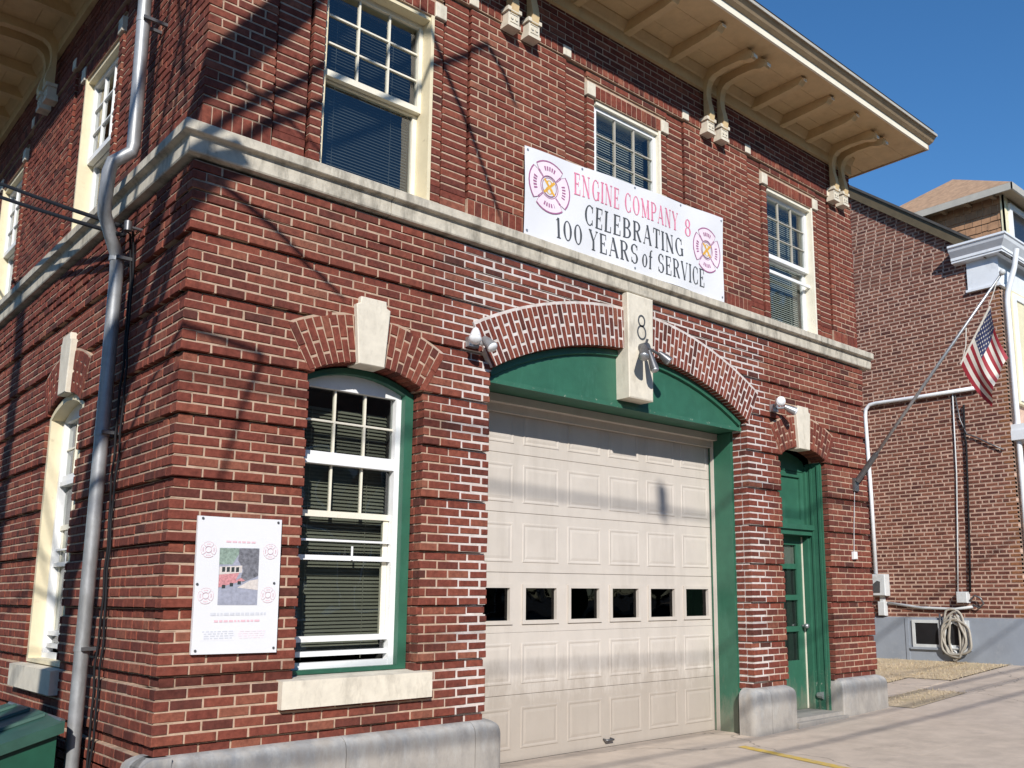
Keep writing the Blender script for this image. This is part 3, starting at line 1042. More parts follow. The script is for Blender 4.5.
def upper_window(fr, c, frame_m, sash_m, b_m, q=0.0, blind_to=4.55):
    """q: how far the sashes stand forward of the usual depth"""
    hw, z0, z1 = 0.475, UZ0 + 0.01, ULB
    w = part(MB(FR[fr]).box(c - hw, c - hw + 0.03, UD + 0.05, 0.36, z0, z1).box(c + hw - 0.03, c + hw, UD - 0.0, 0.36, z0, z1).box(c - hw + 0.03, c + hw - 0.03, UD + 0.02, 0.36, z1 - 0.045, z1).box(c - hw + 0.03, c + hw - 0.03, UD + 0.05, 0.36, z0, z0 + 0.03), 'window', frame_m, station)
    a, b = c - hw + 0.03, c + hw - 0.03
    zm = 5.345
    part(sash_frame(fr, a, b, zm - 0.02, z1 - 0.045, 0.24 - q, 0.29 - q, 0.035, 0.04, 0.05), 'upper_sash', sash_m, w)
    xs = [a + 0.035 + (b - a - 0.07) * k / 3 for k in range(4)]
    zs = [zm + 0.03 + (z1 - 0.085 - zm - 0.03) * k / 3 for k in range(4)]
    muntins(fr, w, xs, zs, 0.25 - q, 0.28 - q, 0.014 if b_m != 'curtain' else 0.011, sash_m if b_m != 'curtain' else 'gutterlip')
    panes(fr, w, xs, zs, 0.268 - q)
    part(sash_frame(fr, a, b, z0 + 0.03, zm + 0.01, 0.295 - q, 0.34 - q, 0.04, 0.045, 0.06), 'lower_sash', sash_m, w)
    panes(fr, w, [a + 0.04, b - 0.04], [z0 + 0.09, zm - 0.035], 0.318 - q, gap=0.0)
    blind(fr, w, a + 0.02, b - 0.02, blind_to, z1 - 0.06, 0.40 - q, b_m, 0.026, 0.0138 if b_m == 'curtain' else 0.0125)
    backing(fr, w, a, b, z0 + 0.03, z1 - 0.04, 0.345 - q)
    return w
wu1 = upper_window('f', UPW['f'][0], 'cream', 'creamlight', 'blindgrey', 0.085)
wu2 = upper_window('f', UPW['f'][1], 'creamlight', 'white', 'curtain', 0.155)
wu3 = upper_window('f', UPW['f'][2], 'creamlight', 'white', 'curtain', 0.13)
ws1 = upper_window('s', UPW['s'][0], 'cream', 'white', 'blindgrey', 0.14)
ws2 = upper_window('s', UPW['s'][1], 'cream', 'white', 'blindgrey', 0.14)
# storm rail of the right hand window
_c = UPW['f'][2]
part(MB(front).box(_c - 0.44, _c + 0.44, 0.085, 0.108, 5.13, 5.165), 'storm_rail', 'white', wu3)

def lower_window(fr, A, casing_m, fwd):
    """fwd: how far casing and sashes stand forward of the usual depth"""
    T0 = FR[fr]
    FR[fr] = lambda u, d, z: T0(u, d - fwd, z)
    c, hw, z0 = A.c, A.hw, 0.872
    R = A.R - 0.012
    def top(u):
        return A.zc + math.sqrt(max(R * R - (u - c) ** 2, 0.01))
    # casing: two posts and an arched head, deep in the reveal
    mb = MB(FR[fr])
    lw, rw = 0.042, 0.072
    if fr == 's':
        lw, rw = 0.05, 0.05
    a, b = c - hw + 0.004, c + hw - 0.004
    cd0 = 0.19 if fr == 'f' else 0.15
    for (p, q) in ((a, a + lw), (b - rw, b)):
        mb.add([(p, cd0, z0), (q, cd0, z0), (q, cd0, top(q)), (p, cd0, top(p)), (p, 0.36, z0), (q, 0.36, z0), (q, 0.36, top(q)), (p, 0.36, top(p))],
               [(0, 1, 2, 3), (4, 5, 6, 7), (0, 1, 5, 4), (1, 2, 6, 5), (2, 3, 7, 6), (3, 0, 4, 7)])
    mb.box(a + lw, b - rw, cd0, 0.36, z0, z0 + 0.03)
    n = 10
    us = [a + lw + (b - rw - a - lw) * k / n for k in range(n + 1)]
    v = []
    for d in (cd0, 0.36):
        for u in us:
            v.append((u, d, top(u)))
        for u in us:
            v.append((u, d, top(u) - 0.045))
    m1 = n + 1
    f = []
    for k in range(n):
        f += [(k, k + 1, m1 + k + 1, m1 + k), (2 * m1 + k, 2 * m1 + k + 1, 3 * m1 + k + 1, 3 * m1 + k), (m1 + k, m1 + k + 1, 3 * m1 + k + 1, 3 * m1 + k), (k, k + 1, 2 * m1 + k + 1, 2 * m1 + k)]
    mb.add(v, f)
    w = part(mb, 'window', casing_m, station)
    a, b = a + lw + 0.001, b - rw - 0.001
    # arched white head panel
    hz = 2.905
    v = [(u, 0.255, top(u) - 0.04) for u in us] + [(u, 0.255, hz) for u in us] + [(u, 0.30, top(u) - 0.04) for u in us] + [(u, 0.30, hz) for u in us]
    f = []
    for k in range(n):
        f += [(k, k + 1, m1 + k + 1, m1 + k), (2 * m1 + k, 2 * m1 + k + 1, 3 * m1 + k + 1, 3 * m1 + k), (m1 + k, m1 + k + 1, 3 * m1 + k + 1, 3 * m1 + k)]
    part(MB(FR[fr]).add(v, f), 'head_panel', 'white', w)
    # white storm frame
    part(MB(FR[fr]).box(a, a + 0.03, 0.245, 0.32, z0 + 0.03, hz).box(b - 0.045, b, 0.245, 0.32, z0 + 0.03, hz).box(a + 0.03, b - 0.045, 0.248, 0.31, z0 + 0.03, 0.945), 'storm_frame', 'white', w)
    a, b = a + 0.03, b - 0.045
    part(MB(FR[fr]).box(a, b, 0.25, 0.315, 2.345, 2.385).box(a, b, 0.262, 0.315, 2.386, 2.435), 'meeting_rail', 'white', w)
    xs = [a + (b - a) * k / 3 for k in range(4)]
    zs = [2.436, 2.665, hz]
    muntins(fr, w, xs, zs, 0.275, 0.305, 0.015, 'creamlight')
    panes(fr, w, xs, zs, 0.29)
    zs = [2.01, 2.345]
    muntins(fr, w, xs, zs, 0.29, 0.315, 0.015, 'creamlight')
    panes(fr, w, xs, zs, 0.302)
    part(MB(FR[fr]).box(a, b, 0.285, 0.32, 1.965, 2.009), 'sash_rail', 'creamlight', w)
    part(MB(FR[fr]).box(a, b, 0.27, 0.295, 1.79, 1.805).box(a, b, 0.26, 0.30, 1.655, 1.69), 'screen_rail', 'white', w)
    part(MB(FR[fr]).box(a, b, 0.262, 0.30, 1.085, 1.125).box(a, b, 0.262, 0.30, 0.985, 1.02), 'lower_rail', 'white', w)
    part(MB(FR[fr]).box(b - 0.045, b - 0.004, 0.30, 0.33, 1.125, 1.965), 'stile', 'creamlight', w)
    for p, q in ((1.69, 1.965), (1.125, 1.655), (1.02, 1.085)):
        panes(fr, w, [a, b], [p, q], 0.306, gap=0.0)
    blind(fr, w, a - 0.02, b + 0.02, 0.95, 2.78, 0.42, 'blind', 0.027, 0.0143)
    backing(fr, w, a - 0.03, b + 0.03, z0 + 0.02, 3.02, 0.325)
    # a small sticker on the glass
    part(MB(FR[fr]).box(c + 0.02, c + 0.035, 0.252, 0.256, 1.66, 1.76), 'sash_tag', 'white', w)
    FR[fr] = T0
    return w
lower_window('f', W1, 'green', 0.045)
lower_window('s', S1, 'cream', 0.12)
lower_window('s', S2, 'cream', 0.12)

# ------------------------------------------------------------------ vehicle door
GD = 0.53
gL, gR = WG.c - 1.735, WG.c + 1.735
gdoor = bpy.data.objects.new('vehicle_door', None)
C.objects.link(gdoor)
hang(gdoor, station)
dz = [0.0, 0.555, 1.085, 1.605, 2.135, 2.665, 3.20]
da0, da1 = 2.50, 5.985
wx0, pitch = 2.66, 0.5475
for k in range(6):
    z0, z1 = dz[k] + 0.0012, dz[k + 1] - 0.0012
    mb = MB()
    if k != 2:
        mb.cham(da0, da1, GD, GD + 0.045, z0, z1, 0.004)
    else:
        # the window section: solid round six openings
        zz0, zz1 = 1.185, 1.475
        mb.box(da0, da1, GD, GD + 0.045, z0, zz0).box(da0, da1, GD, GD + 0.045, zz1, z1)
        e = da0
        for j in range(6):
            a = wx0 + pitch * j + (pitch - 0.375) / 2
            mb.box(e, a, GD, GD + 0.045, zz0, zz1)
            e = a + 0.375
        mb.box(e, da1, GD, GD + 0.045, zz0, zz1)
    part(mb, 'door_section', 'door', gdoor)
    for j in range(6):
        a = wx0 + pitch * j + 0.055
        b = wx0 + pitch * (j + 1) - 0.055
        zc = (z0 + z1) / 2
        if k != 2:
            h = 0.175
            # a sunk moulding with a raised field
            o_, i1, i2 = 0.0, 0.018, 0.05
            v = []
            for ins, d in ((0.0, GD - 0.0005), (0.005, GD - 0.0055), (0.016, GD - 0.0055), (0.03, GD - 0.001), (0.055, GD - 0.005)):
                v += [(a + ins, d, zc - h + ins), (b - ins, d, zc - h + ins), (b - ins, d, zc + h - ins), (a + ins, d, zc + h - ins)]
            f = [(16, 17, 18, 19)]
            for q in range(4):
                for i in range(4):
                    jn = (i + 1) % 4
                    f.append((q * 4 + i, q * 4 + jn, q * 4 + 4 + jn, q * 4 + 4 + i))
            part(MB().add(v, f), 'door_panel', 'door', gdoor)
        else:
            a = wx0 + pitch * j + (pitch - 0.375) / 2
            fmb = sash_frame('f', a - 0.03, a + 0.405, 1.155, 1.505, GD - 0.014, GD + 0.03, 0.034)
            part(fmb, 'window_surround', 'door', gdoor)
            part(MB().box(a, a + 0.375, GD + 0.022, GD + 0.026, 1.185, 1.475), 'pane', 'glassdark', gdoor)
_hb = MB()
_hb.tube([(4.27, GD - 0.002, 0.075), (4.27, GD - 0.045, 0.07), (4.36, GD - 0.045, 0.07), (4.36, GD - 0.002, 0.075)], 0.011, 6)
part(_hb, 'door_handle', 'iron', gdoor, smooth=True)
part(MB().box(da0, da1, GD + 0.002, GD + 0.04, -0.02, 0.002), 'bottom_seal', 'black', gdoor)
# dark sheet standing in for the unlit bay behind the door windows
part(MB().box(2.3, 6.2, GD + 0.5, GD + 0.55, 0.0, 3.4), 'bay_backing', 'dark_backing', gdoor)
# green door surround: posts in the reveal, arched head panel
surround = part(MB().box(gR + 0.000, gR + 0.05, 0.205, 0.60, -0.02, 3.24).box(gL - 0.05, gL, 0.205, 0.60, -0.02, 3.24), 'door_surround', 'green', station)
part(MB().box(gR - 0.012, gR - 0.0005, 0.215, 0.50, -0.02, 3.15).box(gR - 0.02, gR + 0.0, 0.499, GD - 0.01, 0, 3.15), 'post_board', 'green', surround)
part(MB().box(gR - 0.022, gR - 0.0125, 0.455, 0.497, 0.0, 3.15), 'weather_strip', 'door', surround)
n = 20
R = WG.R - 0.004
v = []
for d in (0.085, 0.62):
    for k in range(n + 1):
        a = -WG.th + 2 * WG.th * k / n
        v.append((WG.c + R * math.sin(a) * 0.999, d, WG.zc + R * math.cos(a)))
    for k in range(n + 1):
        a = -WG.th + 2 * WG.th * k / n
        v.append((WG.c + R * math.sin(a) * 0.999, d, 3.165))
m1 = n + 1
f = []
for k in range(n):
    f += [(k, k + 1, m1 + k + 1, m1 + k), (2 * m1 + k, 2 * m1 + k + 1, 3 * m1 + k + 1, 3 * m1 + k), (m1 + k, m1 + k + 1, 3 * m1 + k + 1, 3 * m1 + k), (k, k + 1, 2 * m1 + k + 1, 2 * m1 + k)]
part(MB().add(v, f), 'arch_panel', 'green', surround)
# moulding round the arched panel, peeling strip along its foot
mb = MB()
mv = []
for rr, d in ((R, 0.085), (R, 0.055), (R - 0.055, 0.055), (R - 0.06, 0.0849)):
    mv.append([(WG.c + rr * math.sin(-WG.th * 0.985 + 2 * WG.th * 0.985 * k / n), d, WG.zc + rr * math.cos(-WG.th * 0.985 + 2 * WG.th * 0.985 * k / n)) for k in range(n + 1)])
vv = [p for r_ in mv for p in r_]
ff = []
for q in range(3):
    for k in range(n):
        ff.append((q * m1 + k, q * m1 + k + 1, (q + 1) * m1 + k + 1, (q + 1) * m1 + k))
part(mb.add(vv, ff), 'arch_moulding', 'green', surround)
part(MB().box(gL + 0.01, gR - 0.005, 0.07, 0.0845, 3.150, 3.19), 'foot_moulding', 'greenworn', surround)
# head box above the door leaf, in the shade
part(MB().box(gL, gR, 0.47, 0.515, 3.02, 3.16).box(gL, gR, 0.40, 0.4695, 3.09, 3.16), 'head_stop', 'door', surround)

# ------------------------------------------------------------------ green entrance door
ent = bpy.data.objects.new('entrance_door', None)
C.objects.link(ent)
hang(ent, station)
c, hw = WD.c, WD.hw
R = WD.R - 0.01
def wtop(u):
    return WD.zc + math.sqrt(R * R - (u - c) ** 2)
fm = MB()
for sg in (-1, 1):
    p, q = sorted((c + sg * (hw - 0.002), c + sg * (hw - 0.03)))
    fm.add([(p, 0.08, 0.08), (q, 0.08, 0.08), (q, 0.08, wtop(q)), (p, 0.08, wtop(p)), (p, 0.40, 0.08), (q, 0.40, 0.08), (q, 0.40, wtop(q)), (p, 0.40, wtop(p))],
           [(0, 1, 2, 3), (4, 5, 6, 7), (0, 1, 5, 4), (1, 2, 6, 5), (2, 3, 7, 6), (3, 0, 4, 7)])
    for (d0, d1, e) in ((0.10, 0.125, 0.045), (0.20, 0.225, 0.042), (0.27, 0.34, 0.065)):
        p, q = sorted((c + sg * (hw - 0.029), c + sg * (hw - e)))
        fm.box(p, q, d0, d1, 0.08, 2.93)
part(fm, 'door_frame', 'green', ent)
part(MB().box(c - hw + 0.03, c + hw - 0.03, 0.22, 0.40, 2.10, 2.16).box(c - hw + 0.03, c + hw - 0.03, 0.19, 0.40, 2.161, 2.22), 'transom_bar', 'green', ent)
a, b = c - hw + 0.066, c + hw - 0.066
n = 8
us = [a + (b - a) * k / n for k in range(n + 1)]
mb = sash_frame('f', a, b, 2.221, 2.86, 0.30, 0.35, 0.07)
part(mb, 'transom_sash', 'green', ent)
part(MB().add([(a + 0.07, 0.325, 2.29), (b - 0.07, 0.325, 2.29), (b - 0.07, 0.325, 2.79), (a + 0.07, 0.325, 2.79)], [(0, 1, 2, 3)]), 'transom_panel', 'green', ent)
v = [(u, 0.29, wtop(u)) for u in us] + [(u, 0.29, 2.86) for u in us]
part(MB().add(v, [(k, k + 1, n + 2 + k, n + 1 + k) for k in range(n)]), 'head_board', 'green', ent)
leaf = sash_frame('f', a, b, 0.115, 2.10, 0.36, 0.405, 0.115, 0.11, 0.55)
for z in (1.02, 1.38, 1.74):
    leaf.box(a + 0.115, b - 0.115, 0.361, 0.403, z - 0.03, z + 0.03)
part(leaf, 'door_leaf', 'green', ent)
for p, q in ((0.665, 0.99), (1.05, 1.35), (1.41, 1.71), (1.77, 1.99)):
    part(MB().box(a + 0.115, b - 0.115, 0.378, 0.382, p, q), 'pane', 'glass', ent)
part(MB().box(a + 0.1, b - 0.1, 0.395, 0.398, 1.72, 2.0), 'door_blind', 'white', ent)
part(MB().box(a + 0.1, b - 0.1, 0.396, 0.399, 0.66, 1.70), 'door_curtain', 'blindgrey', ent)
part(MB().box(b - 0.006, b + 0.004, 0.345, 0.36, 0.12, 2.09), 'weather_strip', 'creamlight', ent)
part(MB().box(c - 0.7, c + 0.7, 0.75, 0.8, 0.0, 3.2), 'dark_backing', 'dark_backing', ent)
part(MB().box(c - hw, c + hw, -0.06, 0.42, -0.05, 0.112).box(c - hw - 0.02, c + hw + 0.02, -0.12, -0.06, -0.05, 0.075), 'door_step', 'plinth', ent)
part(MB().tube([(b + 0.03, 0.24, 0.27), (b + 0.03, 0.16, 0.27)], [0.03, 0.045], 10), 'door_stop', 'silver', ent)
part(MB().box(c + hw - 0.034, c + hw - 0.0295, 0.07, 0.28, 0.1, 0.55), 'kick_board', 'greenworn', ent)
_lk = MB()
_lk.tube([(b - 0.05, 0.36, 1.05), (b - 0.05, 0.31, 1.05)], 0.016, 8)
_lk.tube([(b - 0.05, 0.315, 1.05), (b - 0.05, 0.275, 1.05)], [0.03, 0.024], 10)
part(_lk, 'door_knob', 'silver', ent, smooth=True)

# ------------------------------------------------------------------ eaves
EZ, EO, EX = 7.12, 0.845, 8.86
roof = part(MB().add([(-EO - 0.1, -EO - 0.1, 7.36), (EX + 0.06, -EO - 0.1, 7.36), (EX + 0.06, 10.4, 7.36), (-EO - 0.1, 10.4, 7.36), (3.2, 3.6, 8.3), (5.4, 3.6, 8.3), (5.4, 6.0, 8.3), (3.2, 6.0, 8.3)],
                      [(0, 1, 5, 4), (1, 2, 6, 5), (2, 3, 7, 6), (3, 0, 4, 7), (4, 5, 6, 7)]), 'roof', 'roofing', station)
# boarded soffit: boards run along each wall
nb = 3
for k in range(nb):
    d0, d1 = -EO + (EO + 0.06) * k / nb, -EO + (EO + 0.06) * (k + 1) / nb - 0.003
    part(MB().add([(d0, d0, EZ), (EX - 0.0, d0, EZ), (EX - 0.0, d1, EZ), (d1, d1, EZ), (d0, d0, EZ + 0.02), (EX, d0, EZ + 0.02), (EX, d1, EZ + 0.02), (d1, d1, EZ + 0.02)],
                  [(0, 1, 2, 3), (4, 5, 6, 7), (0, 1, 5, 4), (1, 2, 6, 5), (2, 3, 7, 6), (3, 0, 4, 7)]), 'soffit_board', 'soffit', roof)
    part(MB().add([(d0, d0, EZ), (d0, 10.3, EZ), (d1, 10.3, EZ), (d1, d1, EZ), (d0, d0, EZ + 0.02), (d0, 10.3, EZ + 0.02), (d1, 10.3, EZ + 0.02), (d1, d1, EZ + 0.02)],
                  [(0, 1, 2, 3), (4, 5, 6, 7), (0, 1, 5, 4), (1, 2, 6, 5), (2, 3, 7, 6), (3, 0, 4, 7)]), 'soffit_board', 'soffit', roof)
part(MB().box(8.42, EX, 0.065, 9.0, EZ, EZ + 0.02), 'soffit_board', 'soffit', roof)
part(MB().box(-EO, EX, 0.0, 10.3, EZ + 0.03, EZ + 0.2), 'roof_deck', 'roofing', roof)
fas = [(-EO, EZ - 0.012), (-EO - 0.025, EZ - 0.012), (-EO - 0.025, EZ + 0.062), (-EO, EZ + 0.066)]
gut = [(-EO, EZ + 0.068), (-EO - 0.026, EZ + 0.064), (-EO - 0.075, EZ + 0.085), (-EO - 0.125, EZ + 0.145), (-EO - 0.13, EZ + 0.165), (-EO, EZ + 0.24)]
lip = [(-EO - 0.131, EZ + 0.14), (-EO - 0.142, EZ + 0.14), (-EO - 0.142, EZ + 0.172), (-EO - 0.131, EZ + 0.172)]
for fr, end in (('f', EX + 0.0), ('s', 10.3)):
    for prof, nm, m in ((fas, 'fascia', 'fascia'), (gut, 'gutter', 'gutter'), (lip, 'gutter_lip', 'gutterlip')):
        pr = prof
        part(profile_run(fr, pr, 0, end + (0.05 if nm != 'fascia' else 0.0), True), nm, m, roof)
part(MB().box(EX, EX + 0.025, -EO - 0.025, 9.5, EZ - 0.012, EZ + 0.16), 'fascia', 'gutter', roof)
# frieze board and bed mould where wall and soffit meet
for fr, L in (('f', FW), ('s', SW)):
    prof = [(0.20, 6.90), (-0.012, 6.90), (-0.012, 7.02), (-0.03, 7.035), (-0.075, 7.105), (-0.075, EZ - 0.001), (0.20, EZ - 0.001)]
    part(profile_run(fr, prof, 0, L, True), 'frieze_board', 'soffit', station)
def rafter(fr, u, w=0.085):
    T = FR[fr]
    poly = [(0.0, 7.0), (0.0, EZ - 0.002), (-0.70, EZ - 0.002), (-0.72, EZ - 0.03), (-0.69, 7.065), (-0.66, 7.035), (-0.55, 7.02)]
    r = part(MB(T).prism(poly, u - w / 2, u + w / 2, 'a'), 'rafter_tail', 'soffit', roof)
    return part(MB(T).box(u - w / 2 + 0.012, u + w / 2 - 0.012, -0.728, -0.7205, 7.06, 7.09), 'sunlit_rafter_tip', 'fascia', roof)  # pale box paints sunlight on the end of the rafter
for u in (0.62, 1.22, 1.82, 3.42, 4.12, 4.80, 6.25, 6.82, 7.37):
    rafter('f', u)
for u in (0.55, 1.15, 1.75, 2.35, 2.95, 3.55, 5.0, 5.6, 6.2, 6.8, 7.4, 8.6, 9.2):
    rafter('s', u)
def bracket(fr, u, w=0.08):
    """sawn scroll bracket: leg down the wall, curling out under the soffit, on a stone corbel block"""
    T = FR[fr]
    outer, inner = [], []
    leg = [(-0.01, 6.50), (-0.085, 6.50), (-0.10, 6.58), (-0.085, 6.67), (-0.06, 6.76), (-0.055, 6.85), (-0.065, 6.92), (-0.09, 6.975), (-0.14, 7.012), (-0.30, 7.03), (-0.50, 7.02), (-0.60, 6.985), (-0.655, 6.985), (-0.68, 7.03), (-0.66, 7.07), (-0.62, 7.085), (-0.62, EZ - 0.003), (-0.01, EZ - 0.003)]
    tri = MB(T)
    n = len(leg)
    v = [(u - w / 2, d, z) for d, z in leg] + [(u + w / 2, d, z) for d, z in leg]
    f = [(i, (i + 1) % n, n + (i + 1) % n, n + i) for i in range(n)]
    for base in (0, n):
        f += [(base + 0, base + 1, base + 2, base + 3), (base + 0, base + 3, base + 4, base + 5), (base + 0, base + 5, base + 6, base + 17), (base + 17, base + 6, base + 7), (base + 17, base + 7, base + 8), (base + 17, base + 8, base + 9),
              (base + 17, base + 9, base + 16), (base + 9, base + 10, base + 16), (base + 10, base + 11, base + 16), (base + 11, base + 12, base + 15, base + 16), (base + 12, base + 13, base + 14, base + 15)]
    tri.add(v, f)
    b = part(tri, 'bracket', 'soffit', station)
    part(MB(T).box(u - w / 2 + 0.01, u + w / 2 - 0.01, -0.692, -0.686, 6.985, 7.02), 'sunlit_bracket_tip', 'fascia', b)  # cream end: the sunlit tip is put into the colour
    cb = MB(T)
    cb.box(u - 0.062, u + 0.062, -0.072, UD, 6.395, 6.505)
    cb.box(u - 0.078, u + 0.078, -0.088, UD, 6.506, 6.542)
    cb.box(u - 0.072, u + 0.072, -0.08, UD, 6.362, 6.394)
    cb.box(u - 0.045, u + 0.045, -0.078, -0.0725, 6.405, 6.412).box(u - 0.045, u + 0.045, -0.078, -0.0725, 6.484, 6.491)
    for s1 in (-0.025, 0.025):
        cb.tube([(u + s1, -0.071, 6.448), (u + s1, -0.081, 6.448)], 0.015, 8)
    part(cb, 'corbel_block', 'stone', b)
for u in (2.61, 2.845, 5.37, 5.61, 7.90, 8.12):
    bracket('f', u)
for u in (0.22, 4.15, 4.40, 8.0, 8.25):
    bracket('s', u)

# ------------------------------------------------------------------ rainwater pipe on the side wall
P = [(-0.13, 0.93, 7.1), (-0.13, 0.93, 6.4), (-0.11, 0.95, 4.66), (-0.12, 0.95, 4.60), (-0.23, 0.985, 4.50), (-0.245, 1.0, 4.42), (-0.245, 1.03, 4.20), (-0.235, 1.05, 4.12), (-0.13, 1.13, 3.92), (-0.10, 1.15, 3.86), (-0.09, 1.16, 3.70), (-0.085, 1.19, 2.0), (-0.085, 1.21, -0.35)]
dp = part(MB().tube(P, 0.047, 12), 'downpipe', 'pipe', station, smooth=True, angle=50)
for (x, y, z) in ((-0.12, 0.94, 5.65), (-0.10, 1.155, 3.84), (-0.086, 1.18, 2.55), (-0.085, 1.20, 1.05)):
    part(MB().tube([(x, y, z - 0.018), (x, y, z + 0.018)], 0.051, 12), 'pipe_collar', 'pipe', dp, smooth=True, angle=50)
    part(MB().box(x - 0.02, 0.05, y - 0.075, y - 0.052, z - 0.012, z + 0.012), 'pipe_strap', 'iron', dp)
    part(MB().box(x - 0.02, 0.05, y + 0.052, y + 0.075, z - 0.012, z + 0.012), 'pipe_strap', 'iron', dp)

# ------------------------------------------------------------------ banner and its lettering
BC = {'tl': (2.775, 5.315), 'tr': (5.575, 5.455), 'bl': (2.765, 4.485), 'br': (5.555, 4.495)}
def sheet(x, z):
    """banner surface depth at (x, z): slack folds in the vinyl"""
    return -0.044 + 0.009 * math.sin(x * 3.1 + z * 2.0) + 0.006 * math.sin(x * 8.3 - z * 5.0) + 0.004 * math.sin(z * 11 + x * 1.3) * math.sin(x * 2.2)
def bpoint(s, t):
    x = (BC['bl'][0] * (1 - s) + BC['br'][0] * s) * (1 - t) + (BC['tl'][0] * (1 - s) + BC['tr'][0] * s) * t
    z = (BC['bl'][1] * (1 - s) + BC['br'][1] * s) * (1 - t) + (BC['tl'][1] * (1 - s) + BC['tr'][1] * s) * t
    return (x, sheet(x, z), z)
banner = thing('banner', 'long white vinyl banner with pink and black lettering above the stone ledge', 'banner', (4.17, -0.03, 4.49))
part(MB().grid(bpoint, 48, 14), 'sheet', 'vinyl', banner, smooth=True)

for s_, t_ in ((0.012, 0.96), (0.25, 0.97), (0.5, 0.97), (0.75, 0.97), (0.988, 0.96), (0.012, 0.05), (0.5, 0.04), (0.988, 0.05)):
    gx, gy, gz = bpoint(s_, t_)
    part(MB().tube([(gx, gy - 0.0005, gz), (gx, gy - 0.004, gz)], 0.012, 10), 'grommet', 'silver', banner)
GLY = {}
def G(ch, w, *st):
    GLY[ch] = (w, st)
TK, TN = 0.13, 0.045
def V(x, a=0, b=1, w=TK):
    return ('l', x, a, x, b, w)
def H(a, b, y, w=TN):
    return ('l', a, y, b, y, w)
def D(x0, y0, x1, y1, w):
    return ('l', x0, y0, x1, y1, w)
def Arc(cx, cy, rx, ry, a0, a1):
    return ('a', cx, cy, rx, ry, a0, a1)
def S(x, y, h=0.11):
    return H(x - h, x + h, y)
G('A', .62, D(.06, 0, .30, 1, TN), D(.30, 1, .54, 0, TK), H(.14, .42, .33), S(.06, .02, .07), S(.54, .02, .09))
G('B', .56, V(.12), Arc(.24, .75, .20, .23, -90, 90), Arc(.24, .27, .25, .25, -90, 90), H(.02, .26, .98), H(.02, .26, .02), H(.12, .26, .52))
G('C', .58, Arc(.31, .5, .24, .48, 48, 312), V(.50, .66, .95, TN), V(.50, .05, .3, TN))
G('E', .52, V(.12), H(.02, .44, .98), H(.02, .46, .02), H(.12, .34, .51), V(.44, .74, 1, TN), V(.46, 0, .27, TN), V(.34, .41, .61, TN))
G('G', .62, Arc(.31, .5, .24, .48, 48, 312), V(.50, .66, .95, TN), V(.51, .05, .42, TK), S(.51, .43, .1))
G('I', .28, V(.14), S(.14, .98, .12), S(.14, .02, .12))
G('L', .50, V(.12), S(.12, .98, .12), H(.02, .44, .02), V(.44, 0, .30, TN))
G('M', .74, V(.10, w=TN), D(.10, 1, .36, .05, TK), D(.36, .05, .62, 1, TN), V(.62), S(.10, .02, .09), S(.62, .02, .12), S(.62, .98, .1), S(.08, .98, .09))
G('N', .64, V(.10, w=TN), D(.10, 1, .52, 0, TK), V(.52, w=TN), S(.08, .98, .09), S(.10, .02, .09), S(.52, .98, .09))
G('O', .62, Arc(.31, .5, .23, .48, 0, 360))
G('P', .54, V(.12), Arc(.24, .72, .22, .26, -90, 90), H(.02, .26, .98), H(.12, .26, .46), S(.12, .02, .12))
G('R', .60, V(.12), Arc(.24, .74, .21, .24, -90, 90), H(.02, .26, .98), H(.12, .26, .50), S(.12, .02, .12), D(.28, .50, .50, 0, TK), S(.51, .02, .07))
G('S', .52, Arc(.26, .74, .18, .24, 30, 270), Arc(.26, .26, .19, .25, -150, 90), V(.44, .72, .95, TN), V(.07, .05, .28, TN))
G('T', .56, V(.28), H(.03, .53, .98), V(.04, .74, 1, TN), V(.52, .74, 1, TN), S(.28, .02, .12))
G('V', .60, D(.06, 1, .30, 0, TK), D(.30, 0, .54, 1, TN), S(.08, .98, .1), S(.53, .98, .08))
G('Y', .60, D(.06, 1, .30, .45, TK), D(.30, .45, .54, 1, TN), V(.30, 0, .47), S(.08, .98, .1), S(.53, .98, .08), S(.30, .02, .12))
G('0', .56, Arc(.28, .5, .20, .48, 0, 360))
G('1', .36, V(.18), S(.18, .02, .12), D(.05, .86, .18, .98, TN))
G('8', .54, Arc(.27, .74, .17, .23, 0, 360), Arc(.27, .26, .20, .25, 0, 360))
G('o', .46, Arc(.23, .33, .16, .32, 0, 360))
G('f', .36, V(.16, 0, .82), Arc(.26, .80, .10, .17, 60, 180), H(.04, .32, .64), S(.16, .02, .1))
G(' ', .30)

def glyph_quads(ch):
    """flat strokes of one letter as quads in a unit-high box"""
    q = []
    for st in GLY[ch][1]:
        if st[0] == 'l':
            _, x0, y0, x1, y1, w = st
            if abs(y1 - y0) < 1e-6:
                q.append([(x0, y0 - w / 2), (x1, y0 - w / 2), (x1, y0 + w / 2), (x0, y0 + w / 2)])
            else:
                q.append([(x0 - w / 2, y0), (x0 + w / 2, y0), (x1 + w / 2, y1), (x1 - w / 2, y1)])
        else:
            _, cx, cy, rx, ry, a0, a1 = st
            n = max(6, int(abs(a1 - a0) / 18))
            pr = None
            for k in range(n + 1):
                a = math.radians(a0 + (a1 - a0) * k / n)
                w = TN + (TK - TN) * abs(math.cos(a))
                co, si = math.cos(a), math.sin(a)
                cur = ((cx + (rx - w / 2) * co, cy + (ry - TN / 2) * si), (cx + (rx + w / 2) * co, cy + (ry + TN / 2) * si))
                if pr:
                    q.append([pr[0], pr[1], cur[1], cur[0]])
                pr = cur
    return q

